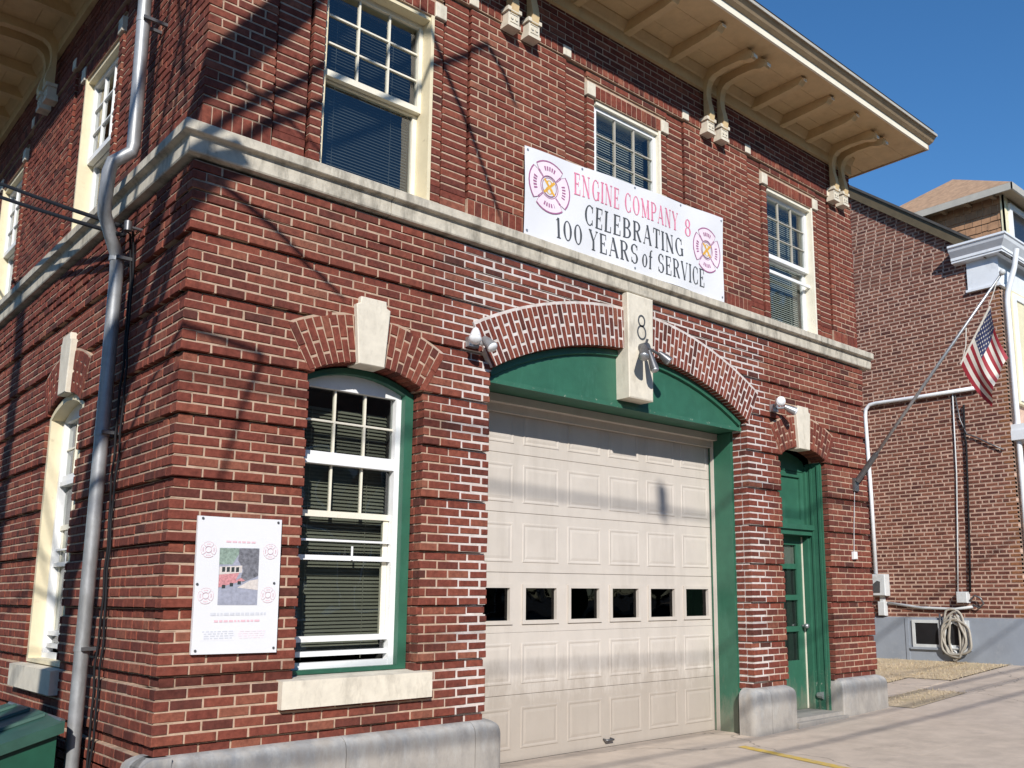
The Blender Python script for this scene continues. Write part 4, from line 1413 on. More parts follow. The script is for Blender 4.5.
def write(text, x0, x1, z0, z1, h0, h1, m, parent, name='letter', surf=sheet, off=0.004, bold=1.0):
    """text between x0 and x1, baseline z0 -> z1, cap height h0 -> h1"""
    tot = sum(GLY[c][0] for c in text)
    sx = (x1 - x0) / tot
    u = 0.0
    lay = 0
    for ch in text:
        mb = MB()
        for qd in glyph_quads(ch):
            v = []
            lay += 1
            for gx, gy in qd:
                t = (u + gx) / tot
                x = x0 + (u + GLY[ch][0] * 0.5 + (gx - GLY[ch][0] * 0.5) * 0.84) * sx
                z = z0 + (z1 - z0) * t + gy * (h0 + (h1 - h0) * t)
                v.append((x, surf(x, z) - off - 0.00008 * (lay % 7), z))
            mb.add(v, [(0, 1, 2, 3)])
        u += GLY[ch][0]
        if mb.v:
            part(mb, name, m, parent)
write('ENGINE COMPANY', 3.36, 4.83, 5.045, 5.095, 0.215, 0.19, 'ink_pink', banner)
write('8', 4.92, 5.03, 5.075, 5.085, 0.19, 0.19, 'ink_pink', banner)
write('CELEBRATING', 3.49, 4.90, 4.79, 4.825, 0.20, 0.20, 'ink_black', banner)
write('100 YEARS', 3.13, 4.21, 4.557, 4.572, 0.195, 0.195, 'ink_black', banner)
write('of SERVICE', 4.25, 5.24, 4.572, 4.582, 0.195, 0.195, 'ink_black', banner)

def emblem(parent, c, r, surf, off, fill, line, centre, rx=1.0, faint=False):
    """a fire service cross: four flared arms round a disc"""
    def pt(a, q):
        x, z = c[0] + q * rx * math.sin(a), c[1] + q * math.cos(a)
        return (x, z)
    out = []
    for k in range(4):
        a = PI / 2 * k
        for j in range(9):
            b = a - 0.69 + 1.38 * j / 8
            out.append((b, r))
        out.append((a + 0.74, r * 0.84))
        out.append((a + PI / 4, r * 0.72))
        out.append((a + PI / 2 - 0.74, r * 0.84))
    def lift(x, z, o):
        return (x, surf(x, z) - o, z)
    n = len(out)
    ring_ = MB()
    v = [lift(*pt(a, q), off) for a, q in out] + [lift(*pt(a, q * 0.40 / (q / r)), off) for a, q in out]
    ring_.add(v, [(i, (i + 1) % n, n + (i + 1) % n, n + i) for i in range(n)])
    e = part(ring_, 'emblem', fill, parent)
    ln = MB()
    lw = r * (0.055 if not faint else 0.05)
    v = [lift(*pt(a, q), off + 0.001) for a, q in out] + [lift(*pt(a, q - lw), off + 0.001) for a, q in out]
    ln.add(v, [(i, (i + 1) % n, n + (i + 1) % n, n + i) for i in range(n)])
    m_ = 24
    for rr in (0.44, 0.36):
        v = [lift(*pt(2 * PI * i / m_, r * rr), off + 0.0012) for i in range(m_)] + [lift(*pt(2 * PI * i / m_, r * rr - lw * 0.6), off + 0.0012) for i in range(m_)]
        ln.add(v, [(i, (i + 1) % m_, m_ + (i + 1) % m_, m_ + i) for i in range(m_)])
    for k in range(4):
        a = PI / 4 + PI / 2 * k
        for s_ in (-0.06, 0.02):
            p0, p1 = pt(a + s_, r * 0.74), pt(a + s_, r * 0.45)
            p2, p3 = pt(a + s_ + 0.06, r * 0.45), pt(a + s_ + 0.045, r * 0.74)
            ln.add([lift(*p, off + 0.0014) for p in (p0, p1, p2, p3)], [(0, 1, 2, 3)])
        # bars that stand for the lettering in each arm
        a += PI / 4
        for j in range(-2, 3):
            b = a + j * 0.16
            p = [pt(b - 0.045, r * 0.62), pt(b + 0.045, r * 0.62), pt(b + 0.045, r * 0.78), pt(b - 0.045, r * 0.78)]
            ln.add([lift(*q, off + 0.0014) for q in p], [(0, 1, 2, 3)])
    # (arm bars are drawn in the paler ink below)
    part(ln, 'emblem_lines', line, e)
    disc = MB()
    v = [lift(*pt(2 * PI * i / m_, r * 0.35), off + 0.0005) for i in range(m_)]
    disc.add(v, [tuple(range(m_))])
    part(disc, 'emblem_disc', 'vinyl', e)
    return e
e1 = emblem(banner, (3.065, 5.01), 0.245, sheet, 0.004, 'ink_palepink', 'ink_purple', 'ink_gold', 1.05)
e2 = emblem(banner, (5.285, 5.01), 0.245, sheet, 0.004, 'ink_palepink', 'ink_purple', 'ink_gold', 0.96)
for e, cx in ((e1, 3.065), (e2, 5.285)):
    write('8', cx - 0.055, cx + 0.055, 4.945, 4.945, 0.13, 0.13, 'ink_gold', e, 'emblem_figure', sheet, 0.0062)
    gm = MB()
    for s_ in (-1, 1):
        v = []
        for (gx, gz) in ((-0.075, -0.055), (-0.055, -0.07), (0.075, 0.055), (0.055, 0.07)):
            x, z = cx + s_ * gx, 5.01 + gz
            v.append((x, sheet(x, z) - 0.0058, z))
        gm.add(v, [(0, 1, 2, 3)])
    part(gm, 'emblem_tools', 'ink_gold', e)

# ------------------------------------------------------------------ poster
poster = thing('poster', 'white poster board with a small colour picture screwed to the brick beside the window', 'poster', (0.46, -0.02, 1.05))
def pflat(x, z):
    return -0.026 + 0.003 * math.sin(x * 6 + z * 3)
PC = {'tl': (0.175, 1.90), 'tr': (0.725, 1.902), 'bl': (0.188, 1.048), 'br': (0.738, 1.040)}
def ppoint(s, t):
    x = (PC['bl'][0] * (1 - s) + PC['br'][0] * s) * (1 - t) + (PC['tl'][0] * (1 - s) + PC['tr'][0] * s) * t
    z = (PC['bl'][1] * (1 - s) + PC['br'][1] * s) * (1 - t) + (PC['tl'][1] * (1 - s) + PC['tr'][1] * s) * t
    return (x, pflat(x, z), z)
part(MB().grid(ppoint, 10, 14), 'board', 'vinyl', poster, smooth=True)
_edge = MB()
_o = [ppoint(s, t) for s, t in ((0, 0), (1, 0), (1, 1), (0, 1))]
_edge.add(_o + [(p[0], -0.005, p[2]) for p in _o], [(i, (i + 1) % 4, 4 + (i + 1) % 4, 4 + i) for i in range(4)])
part(_edge, 'board_edge', 'vinyl', poster)
def patch(parent, name, m, pts, off):
    return part(MB().add([(x, pflat(x, z) - off, z) for x, z in pts], [tuple(range(len(pts)))]), name, m, parent)
pic = patch(poster, 'picture', 'pic_road', [(0.330, 1.347), (0.588, 1.345), (0.582, 1.708), (0.323, 1.703)], 0.002)
patch(pic, 'picture_trees', 'pic_green', [(0.325, 1.60), (0.47, 1.60), (0.46, 1.705), (0.323, 1.703)], 0.003)
patch(pic, 'picture_building', 'pic_grey', [(0.44, 1.47), (0.584, 1.53), (0.582, 1.707), (0.45, 1.705)], 0.0032)
patch(pic, 'picture_window', 'pic_pale', [(0.505, 1.62), (0.54, 1.62), (0.54, 1.67), (0.505, 1.67)], 0.0036)
patch(pic, 'picture_engine', 'pic_red', [(0.328, 1.455), (0.40, 1.475), (0.50, 1.50), (0.50, 1.555), (0.328, 1.545)], 0.0036)
patch(pic, 'picture_cab', 'pic_pale', [(0.328, 1.535), (0.475, 1.55), (0.475, 1.595), (0.328, 1.585)], 0.0040)
for k in range(4):
    x = 0.345 + k * 0.03
    patch(pic, 'picture_glass', 'pic_dark', [(x, 1.552), (x + 0.02, 1.554), (x + 0.02, 1.585), (x, 1.583)], 0.0044)
patch(pic, 'picture_kerb', 'pic_pale', [(0.45, 1.455), (0.586, 1.44), (0.586, 1.51), (0.53, 1.50)], 0.0034)
for k in range(3):
    x = 0.35 + k * 0.05
    patch(pic, 'picture_wheel', 'pic_dark', [(x, 1.45 + k * 0.012), (x + 0.022, 1.45 + k * 0.012), (x + 0.022, 1.472 + k * 0.012), (x, 1.472 + k * 0.012)], 0.0042)
for (x, z) in ((0.252, 1.69), (0.658, 1.69), (0.252, 1.403), (0.658, 1.408)):
    emblem(poster, (x, z), 0.05, pflat, 0.002, 'vinyl', 'ink_faintpink', 'ink_faintpink', 1.0, True)
def faint_lines(x0, x1, z0, z1, rows, m, seed):
    r = random.Random(seed)
    mb = MB()
    h = (z1 - z0) / rows
    for k in range(rows):
        x, z = x0 + r.uniform(0, 0.02), z1 - h * (k + 1)
        while x < x1:
            w = r.uniform(0.012, 0.035)
            mb.add([(x, pflat(x, z) - 0.002, z + h * 0.2), (min(x + w, x1), pflat(x, z) - 0.002, z + h * 0.2), (min(x + w, x1), pflat(x, z) - 0.002, z + h * 0.75), (x, pflat(x, z) - 0.002, z + h * 0.75)], [(0, 1, 2, 3)])
            x += w + 0.008
    return part(mb, 'print', m, poster)
faint_lines(0.36, 0.56, 1.735, 1.755, 1, 'ink_faintpink', 1)
faint_lines(0.27, 0.65, 1.275, 1.305, 1, 'ink_faint', 2)
faint_lines(0.31, 0.61, 1.235, 1.258, 1, 'ink_faintpink', 3)
patch(poster, 'print_block', 'ink_faint', [(0.235, 1.13), (0.45, 1.128), (0.45, 1.195), (0.235, 1.195)], 0.0012).data.materials[0] = paint('pale_print_block', (0.74, 0.74, 0.77), 0.5, 0.05, 60, bump=0.0)
faint_lines(0.24, 0.445, 1.135, 1.19, 4, 'ink_faint', 4)
faint_lines(0.47, 0.65, 1.135, 1.19, 4, 'ink_palepink', 5)
for (x, z) in ((0.205, 1.885), (0.70, 1.882), (0.195, 1.475), (0.695, 1.485), (0.21, 1.07), (0.715, 1.07)):
    part(MB().tube([(x, pflat(x, z) - 0.0005, z), (x, pflat(x, z) - 0.006, z)], 0.008, 8), 'screw', 'iron', poster)

# ------------------------------------------------------------------ floodlights
def lamp_head(parent, base, tip, r0, r1, m):
    r0, r1 = r0 * 0.85, r1 * 0.85
    b, t = Vector(base), Vector(base).lerp(Vector(tip), 0.72)
    d = t - b
    h = part(MB().tube([b, b + d * 0.35, b + d * 0.75, t], [r0 * 0.7, r0, r1 * 0.9, r1], 14), 'lamp_holder', m, parent, smooth=True, angle=50)
    part(MB().tube([t - d * 0.04, t + d * 0.10, t + d * 0.16], [r1 * 0.97, r1 * 0.8, r1 * 0.35], 14), 'lens', 'lampglass' if m != 'iron' else 'silver', h, smooth=True)
    return h
fl1 = thing('floodlight', 'white twin floodlight on the brick at the left end of the wide arch', 'floodlight', (2.33, 0, 3.44), 'floodlights on the station front')
part(MB().box(2.21, 2.31, -0.05, 0.0, 3.38, 3.46).tube([(2.24, -0.05, 3.43), (2.20, -0.13, 3.45)], 0.014, 8).tube([(2.27, -0.05, 3.41), (2.33, -0.12, 3.40)], 0.014, 8), 'mount', 'silver', fl1)
lamp_head(fl1, (2.23, -0.11, 3.50), (2.15, -0.21, 3.36), 0.045, 0.062, 'lampglass')
lamp_head(fl1, (2.32, -0.10, 3.45), (2.35, -0.22, 3.33), 0.045, 0.058, 'silver')
fl2 = thing('floodlight', 'grey floodlight cluster hanging on the white stone block under the black figure 8', 'floodlight', (4.19, -0.12, 3.62), 'floodlights on the station front')
part(MB().tube([(4.20, -0.084, 3.72), (4.20, -0.16, 3.72)], 0.05, 12).tube([(4.20, -0.155, 3.72), (4.09, -0.20, 3.66)], 0.014, 8).tube([(4.20, -0.155, 3.72), (4.34, -0.2, 3.66)], 0.014, 8).tube([(4.2, -0.15, 3.77), (4.205, -0.16, 3.80)], 0.012, 8), 'mount', 'iron', fl2)
lamp_head(fl2, (4.11, -0.20, 3.70), (4.00, -0.30, 3.53), 0.045, 0.062, 'iron')
lamp_head(fl2, (4.32, -0.20, 3.68), (4.42, -0.28, 3.57), 0.04, 0.055, 'iron')
lamp_head(fl2, (4.20, -0.18, 3.68), (4.22, -0.26, 3.42), 0.035, 0.05, 'iron')
fl3 = thing('floodlight', 'silver twin floodlight on the brick above the left side of the green entrance arch', 'floodlight', (6.42, 0, 3.45), 'floodlights on the station front')
part(MB().box(6.37, 6.47, -0.05, 0.0, 3.42, 3.50).tube([(6.40, -0.05, 3.47), (6.32, -0.13, 3.50)], 0.014, 8).tube([(6.44, -0.05, 3.46), (6.52, -0.12, 3.47)], 0.014, 8), 'mount', 'silver', fl3)
lamp_head(fl3, (6.36, -0.11, 3.52), (6.28, -0.24, 3.49), 0.045, 0.062, 'lampglass')
lamp_head(fl3, (6.50, -0.11, 3.48), (6.62, -0.22, 3.40), 0.042, 0.058, 'silver')
bell = thing('junction_box', 'tiny white box on the brick right of the green entrance', 'box', (7.98, 0, 1.86))
part(MB().cham(7.95, 8.02, -0.04, 0, 1.83, 1.92, 0.006), 'casing', 'white', bell)
part(MB().tube([(7.99, -0.01, 1.92), (8.02, -0.008, 2.2), (8.08, -0.008, 2.68)], 0.004, 6), 'lead', 'greybox', bell)

# ------------------------------------------------------------------ flag on its pole
fp = thing('flagpole', 'grey wall mounted flagpole slanting out from the brick right of the entrance', 'flagpole', (8.1, 0, 2.74))
p0, p1 = Vector((8.1, 0.0, 2.74)), Vector((8.1, -1.95, 4.93))
part(MB().tube([p0 + (p1 - p0) * 0.03, p0 + (p1 - p0) * 0.5, p1], [0.022, 0.019, 0.014], 10), 'pole', 'silver', fp, smooth=True)
part(MB().tube([p0 + (p1 - p0) * 0.02, p0 + (p1 - p0) * 0.16], [0.036, 0.034], 12), 'socket', 'iron', fp, smooth=True, angle=50)
part(MB().box(8.05, 8.15, -0.03, 0, 2.66, 2.82), 'wall_plate', 'iron', fp)
_fs = MB()
for k in range(7):
    a = PI * k / 6
    _fs.tube([p1, p1 + Vector((0, 0, 0.001))], 0.02, 8) if False else None
_fs.tube([p1, p1 + (p1 - p0).normalized() * 0.02, p1 + (p1 - p0).normalized() * 0.05, p1 + (p1 - p0).normalized() * 0.07], [0.016, 0.034, 0.034, 0.012], 10)
part(_fs, 'finial', 'greybox', fp, smooth=True)
part(MB().tube([p1 - (p1 - p0) * 0.02 + Vector((0, 0, -0.01)), (8.1, -1.83, 4.68), (8.1, -1.80, 4.62)], 0.006, 6).tube([(8.1, -1.43, 3.99), (8.1, -1.50, 4.2), (8.1, -1.52, 4.41)], 0.006, 6), 'halyard', 'flag_white', fp)
flag = thing('flag', 'stars and stripes flag hanging from the slanting pole', 'flag', (8.1, -1.7, 3.5))
FA, FB_, FC, FD = Vector((8.1, -1.81, 4.60)), Vector((8.1, -1.425, 4.0)), Vector((8.1, -1.71, 3.47)), Vector((8.1, -1.945, 3.98))
def cloth(s, t):
    """s along the fly, t from hoist top (0) to hoist bottom (1)"""
    p = (FA * (1 - t) + FB_ * t) * (1 - s) + (FD * (1 - t) + FC * t) * s
    sag = Vector((0, 0.035 * math.sin(PI * s) * (1 - t), -0.05 * math.sin(PI * s) * t))
    x = 0.05 * s * math.sin(5.2 * t + 2.2 * s) + 0.03 * s * math.sin(11 * t - 3 * s)
    curl = 0.0
    return tuple(p + sag + Vector((x, 0, 0)))
ns = 13
for k in range(ns):
    t0, t1 = k / ns, (k + 1) / ns
    s0 = 0.42 if k < 7 else 0.0
    part(MB().grid(lambda a, b, t0=t0, t1=t1, s0=s0: cloth(s0 + (1 - s0) * a, t0 + (t1 - t0) * b), 14, 2), 'stripe', 'flag_red' if k % 2 == 0 else 'flag_white', flag, smooth=True)
canton = part(MB().grid(lambda a, b: cloth(0.42 * a, 7 / 13 * b), 8, 8), 'canton', 'flag_blue', flag, smooth=True)
stars = MB()
for r_ in range(9):
    for c_ in range(6 if r_ % 2 == 0 else 5):
        s = 0.42 * ((c_ + (0.5 if r_ % 2 == 0 else 1.0)) / 6)
        t = 7 / 13 * (r_ + 0.6) / 9.2
        for sg in (-1, 1):
            v = []
            for q in range(10):
                rr = 0.024 if q % 2 == 0 else 0.010
                a = 2 * PI * q / 10
                p = Vector(cloth(s + rr * math.sin(a) * 0.75, t - rr * math.cos(a)))
                v.append(tuple(p + Vector((0.004 * sg, 0, 0))))
            stars.add(v, [tuple(range(10))])
part(stars, 'stars', 'flag_white', canton)
part(MB().tube([FA, (FA + FB_) / 2, FB_], 0.012, 8), 'sleeve', 'flag_white', flag)

# ------------------------------------------------------------------ cables on the side wall, service drop, pole
att = Vector((-0.12, 0.95, 4.04))
pole_xy = (-4.3, -2.0)
sup = thing('utility_pole', 'weathered wooden pole without wires standing in the yard left of the station', 'pole', (pole_xy[0], pole_xy[1], -0.35))
part(MB().tube([(pole_xy[0], pole_xy[1], -0.4), (pole_xy[0], pole_xy[1], 4.5), (pole_xy[0], pole_xy[1], 9.0)], [0.15, 0.13, 0.105], 14), 'shaft', 'polewood', sup, smooth=True)
bp_ = att + (Vector((-0.5, 3.44, 5.20)) - att) * 4.0
rear = thing('utility_pole', 'wooden pole behind the station at the far end of the two service cables', 'pole', (bp_.x, bp_.y, -0.35))
part(MB().tube([(bp_.x, bp_.y + 0.12, -0.4), (bp_.x, bp_.y + 0.12, 9.6)], [0.15, 0.11], 12), 'shaft', 'polewood', rear, smooth=True)
for k in range(2):
    # a pixel-checked sag is not needed: the spans are short and taut
    a = att + Vector((0.0, 0.02 * k, -0.02 - 0.055 * k))
    b = a + (Vector((-0.5, 3.44 - 0.02 * k, 5.20 - 0.07 * k)) - att) * 4.0
    pts = []
    for j in range(13):
        t = j / 12
        p = a.lerp(b, t)
        p.z -= 0.12 * 4 * t * (1 - t)
        pts.append(p)
    cb_ = tag(MB().tube(pts, 0.017, 6).build('service_cable', 'black', smooth=True), ('upper' if k == 0 else 'lower') + ' of two black service cables running to the wall beside the downpipe', 'cable', 'service cables to the fire station')
wc = thing('wall_cable', 'black cables clipped to the side wall next to the downpipe', 'cable', (-0.03, 1.05, 0.6))
for k in range(2):
    pts = []
    for j in range(25):
        z = 4.0 - (4.0 - 0.12) * j / 24
        y = 1.0 + 0.075 * k + 0.012 * math.sin(j * 1.7 + k) + 0.02 * math.sin(j * 0.6 + 2 * k)
        pts.append((-0.018 - (0.16 if z > 4.2 else 0.0) - 0.006 * (j % 2), y, z))
    part(MB().tube([tuple(att + Vector((0, 0.02 * k, -0.03)))] + [(-0.05, 1.0 + 0.06 * k, 4.02)] + pts[1:], 0.008, 6), 'cable_run', 'black', wc, smooth=True)
part(MB().tube([(0.0, 0.95, 4.03), (-0.10, 0.95, 4.03)], 0.012, 8).tube([(-0.10, 0.95, 4.0), (-0.10, 0.95, 4.07)], 0.028, 10), 'insulator', 'iron', wc, smooth=True, angle=50)

# ------------------------------------------------------------------ green rubbish container by the side wall
dn = thing('dumpster', 'dark green rubbish container with a sloping lid beside the downpipe', 'dumpster', (-0.7, 1.7, zg(-0.7) - 0.05))
y0, y1 = 1.02, 2.45
zb = zg(-0.7) - 0.12
body = MB()
x0, x1 = -1.22, -0.24
body.add([(x0, y0, zb), (x1, y0, zb), (x1, y1, zb), (x0, y1, zb), (x0 - 0.03, y0 - 0.01, 0.24), (x1 + 0.0, y0 - 0.01, 0.52), (x1 + 0.0, y1 + 0.01, 0.52), (x0 - 0.03, y1 + 0.01, 0.24)],
         [(0, 3, 2, 1), (0, 1, 5, 4), (1, 2, 6, 5), (2, 3, 7, 6), (3, 0, 4, 7)])
bd = part(body, 'body', 'bin', dn)
part(MB().box(x0 - 0.04, x1 + 0.01, y0 - 0.035, y0 - 0.012, -0.02, 0.04), 'stiffening_rib', 'bin', bd)
def lidp(a, b, dz_=0.0):
    return (x0 - 0.07 + (x1 + 0.03 - x0 + 0.07) * a, y0 - 0.05 + (y1 - y0 + 0.1) * b, 0.275 + 0.325 * a + 0.02 * math.sin(PI * b) + dz_)
lid = MB()
lid.grid(lambda a, b: lidp(a, b), 6, 8)
edge = [lidp(a / 6, 0) for a in range(7)] + [lidp(1, b / 8) for b in range(1, 9)] + [lidp(a / 6, 1) for a in range(5, -1, -1)] + [lidp(0, b / 8) for b in range(7, 0, -1)]
ne = len(edge)
lid.add(edge + [(p[0], p[1], p[2] - 0.07) for p in edge], [(i, (i + 1) % ne, ne + (i + 1) % ne, ne + i) for i in range(ne)])
part(lid, 'lid', 'binlid', dn)
for b in (0.25, 0.5, 0.75):
    part(MB().add([lidp(0.03, b - 0.02, 0.003), lidp(0.97, b - 0.02, 0.003), lidp(0.97, b + 0.02, 0.003), lidp(0.03, b + 0.02, 0.003), lidp(0.03, b - 0.012, 0.022), lidp(0.97, b - 0.012, 0.022), lidp(0.97, b + 0.012, 0.022), lidp(0.03, b + 0.012, 0.022)],
                  [(4, 5, 6, 7), (0, 1, 5, 4), (1, 2, 6, 5), (2, 3, 7, 6), (3, 0, 4, 7)]), 'lid_rib', 'binlid', dn)
part(MB().tube([(x1 + 0.03, y0, 0.60), (x1 + 0.03, y1, 0.60)], 0.015, 8), 'hinge_bar', 'iron', dn)

# ------------------------------------------------------------------ the house next door
house = thing('brick_house', 'weathered brown brick house with a grey painted foundation and a shingled dormer beyond the flag', 'house', (16, 4, zg(13)))
XN = 13.0
def rake(y):
    return 7.315 + (y - 0.33) * 0.772
nbm, nbb = MB(next_wall), MB(next_wall)
def ztop(y):
    return rake(y) - 0.2
zc_ = 1.055
i = 0
rb = random.Random(5)
while zc_ < 10.0:
    z1 = zc_ + C_H - 0.021
    ya = 0.0 if zc_ < ztop(0.0) else 0.33 + (zc_ + 0.16 - 7.315) / 0.772
    if ya < 3.6:
        nbm.box(ya, 3.6, 0.0065, 0.2, zc_ - JOINT / 2, z1 + JOINT / 2)
        u = ya - (LEN + JOINT) * (0.5 if i % 2 else 0.0) - rb.uniform(0, 0.03)
        hdr = i % 6 == 3
        step = (0.0968 if hdr else LEN) + JOINT
        while u < 3.55:
            p, q = max(u, ya), u + step - 0.02 - rb.uniform(0, 0.006)
            if q - p > 0.03:
                orange_corner = q < 0.24 and (i % 2 == 0 or q < 0.13)  # bricks at the front corner are of an oranger clay
                nbb.cham(p, q, rb.gauss(0, 0.0015), 0.09, zc_ + rb.uniform(0, 0.004), z1 - rb.uniform(0, 0.004), 0.004, 0.97 if orange_corner else min(0.9, max(0.0, rb.gauss(0.45, 0.25))))
            u += step
    zc_ += C_H
    i += 1
part(nbm, 'side_wall', 'mortar_next', house)
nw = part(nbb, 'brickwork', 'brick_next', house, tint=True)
nw['kind'] = 'stuff'
# front face and the unseen bulk
part(MB().box(XN + 0.01, 19.5, 0.012, 9.5, 0.0, 7.0).box(XN + 0.005, XN + 0.2, 3.6, 9.5, 0.0, 9.6), 'house_body', 'mortar_next', house)
for k in range(60):
    pass
fnd = part(MB().add([(XN - 0.06, -0.06, 0.0), (XN - 0.06, 9.5, 0.0), (XN - 0.06, 9.5, 1.03), (XN - 0.06, -0.06, 1.03), (XN + 0.1, -0.06, 0.0), (XN + 0.1, 9.5, 0.0), (XN + 0.1, 9.5, 1.055), (XN + 0.1, -0.06, 1.055)],
                     [(0, 1, 2, 3), (2, 3, 7, 6), (0, 3, 7, 4), (4, 5, 6, 7)]), 'foundation', 'slate_blue', house)
part(MB().box(XN - 0.072, XN - 0.0605, 1.93, 1.99, 0.3, 1.03).box(XN - 0.05, 17.0, -0.062, -0.0, 0.0, 1.05), 'foundation_joint', 'slate_blue', fnd)
bwin = part(sash_frame('s', 0.88, 1.86, 0.55, 1.0, XN - 0.085, XN - 0.035, 0.05), 'basement_window', 'greybox', house)
bw2 = MB()
bw2.box(XN - 0.085, XN - 0.065, 1.33, 1.40, 0.60, 0.95)
part(bw2, 'mullion', 'greybox', bwin)
for y_a, y_b in ((0.93, 1.33), (1.40, 1.81)):
    part(MB().box(XN - 0.068, XN - 0.064, y_a, y_b, 0.60, 0.95), 'pane', paint('dark_basement_glass', (0.02, 0.02, 0.022), 0.15, 0.2, 6, bump=0.0) if y_a < 1 else bpy.data.materials['dark_basement_glass'], bwin)
part(MB().box(XN - 0.10, XN - 0.062, 0.86, 1.9, 0.515, 0.548), 'basement_sill', 'slate_blue', bwin)
# rake board down the gable edge and the roof behind it
def strip(y0, y1, x0, x1, a, b):
    return [(x0, y0, rake(y0) + a), (x1, y0, rake(y0) + a), (x1, y1, rake(y1) + a), (x0, y1, rake(y1) + a), (x0, y0, rake(y0) + b), (x1, y0, rake(y0) + b), (x1, y1, rake(y1) + b), (x0, y1, rake(y1) + b)]
BOX = [(0, 3, 2, 1), (4, 5, 6, 7), (0, 1, 5, 4), (1, 2, 6, 5), (2, 3, 7, 6), (3, 0, 4, 7)]
part(MB().add(strip(0.15, 4.6, XN - 0.10, XN + 0.12, -0.21, 0.0), BOX), 'rake_board', 'rake', house)
part(MB().add(strip(-0.2, 4.8, XN - 0.13, 19.6, 0.001, 0.05), BOX), 'main_roof', 'roofing', house)
part(MB().add([(XN + 0.12, 4.6, 7), (19.5, 4.6, 7), (19.5, 4.6, rake(4.6)), (XN + 0.12, 4.6, rake(4.6))], [(0, 1, 2, 3)]), 'rear_gable', 'mortar_next', house)
# white eaves cornice with its return on the side wall, frieze boards below
cor = [(0.0, 7.40), (-0.27, 7.36), (-0.28, 7.35), (-0.28, 7.31), (-0.26, 7.295), (-0.24, 7.23), (-0.19, 7.15), (-0.165, 7.11), (-0.165, 7.05), (-0.15, 7.04), (-0.15, 7.0), (0.0, 6.98)]
def tn(u, d, z):
    return (XN + u, d + 0.01, z)
mbc = MB()
cor = [(d, 6.98 + (z - 6.98) * 0.78) for d, z in cor]
n = len(cor)
vv = [(XN + d, d, z) for d, z in cor] + [(19.5, d, z) for d, z in cor]
mbc.add(vv, [tuple(range(n)), tuple(range(2 * n - 1, n - 1, -1))] + [(i, (i + 1) % n, n + (i + 1) % n, n + i) for i in range(n)])
vv = [(XN + d, d, z) for d, z in cor] + [(XN + d, 0.70, z) for d, z in cor]
mbc.add(vv, [tuple(range(n)), tuple(range(2 * n - 1, n - 1, -1))] + [(i, (i + 1) % n, n + (i + 1) % n, n + i) for i in range(n)])
crn = part(mbc, 'cornice', 'bluewhite', house)
part(MB().box(XN - 0.03, XN + 0.02, -0.03, 0.50, 6.50, 6.99).box(XN + 0.02, 19.5, -0.03, 0.05, 6.50, 6.99), 'frieze_board', 'bluewhite', house)
part(MB().box(XN - 0.055, XN + 0.02, -0.055, 0.53, 6.46, 6.50).box(XN + 0.02, 19.5, -0.055, 0.0, 6.46, 6.50), 'frieze_mould', 'bluewhite', house)
ndp = part(MB().tube([(XN + 0.10, -0.30, 7.05), (XN + 0.10, -0.24, 6.75), (XN + 0.10, -0.10, 6.35), (XN + 0.10, -0.08, 6.2), (XN + 0.10, -0.08, 4.25), (XN + 0.10, -0.08, 0.3)], 0.045, 10), 'downpipe', 'bluewhite', house, smooth=True, angle=50)
# painted porch corner and bay trim that peep in at the edge of the picture
part(MB().box(XN + 0.28, 19.0, -0.07, 0.01, 4.5, 6.45), 'clapboard_front', 'siding', house)
part(MB().box(XN + 0.35, XN + 0.47, -0.095, -0.071, 4.55, 6.4).box(XN + 0.47, XN + 1.35, -0.095, -0.071, 6.3, 6.4), 'window_trim', 'white', house)
porch = part(MB().box(XN + 0.02, 19.0, -1.5, -0.001, 4.02, 4.12).box(XN + 0.0, 19.0, -1.52, -0.0005, 3.86, 4.019), 'porch_roof', 'bluewhite', house)
part(MB().box(XN + 0.08, XN + 0.2, -1.45, -1.33, 0.9, 3.86), 'porch_post', 'bluewhite', porch)
# dormer
XD = 13.9
dorm = part(MB().add([(XD, 0.17, 6.9), (XD, 2.9, 6.9), (XD, 2.9, 8.5), (XD, 0.17, 8.5), (16.6, 0.17, 6.9), (16.6, 2.9, 6.9), (16.6, 2.9, 8.5), (16.6, 0.17, 8.5)], BOX), 'dormer', 'siding', house)
sk = MB()
rs = random.Random(9)
for r_ in range(11):
    z = 6.95 + r_ * 0.145
    y = 0.19 - rs.uniform(0, 0.1)
    while y < 2.9:
        w = rs.uniform(0.10, 0.2)
        ya, yb = max(y, 0.18), min(y + w - 0.006, 2.88)
        if yb - ya > 0.02:
            zz = z + rs.uniform(-0.008, 0.008)
            sk.add([(XD - 0.022, ya, zz), (XD - 0.022, yb, zz), (XD - 0.004, yb, zz + 0.17), (XD - 0.004, ya, zz + 0.17), (XD - 0.001, ya, zz), (XD - 0.001, yb, zz)], [(0, 1, 2, 3), (0, 1, 5, 4)])
        y += w
part(sk, 'wall_shingles', 'shake', dorm)['kind'] = 'stuff'
part(MB().box(XD - 0.03, XD + 0.09, 0.14, 0.169, 6.9, 8.5).box(XD - 0.03, XD - 0.0, 0.14, 0.20, 6.9, 8.5), 'corner_board', 'siding', dorm)
part(sash_frame('f', 14.08, 15.3, 7.42, 8.30, 0.11, 0.168, 0.10), 'window_frame', 'white', dorm)
part(MB().box(14.18, 15.2, 0.14, 0.15, 7.52, 8.2), 'pane', bpy.data.materials['dark_basement_glass'], dorm)
for k in range(7):
    part(MB().box(XD + 0.09, 14.08, 0.15 + 0.0, 0.169, 7.3 + k * 0.16, 7.3 + k * 0.16 + 0.15), 'clapboard', 'siding', dorm)
ex0, ex1, ey0, ey1, ez = 13.62, 16.9, -0.12, 3.2, 8.47
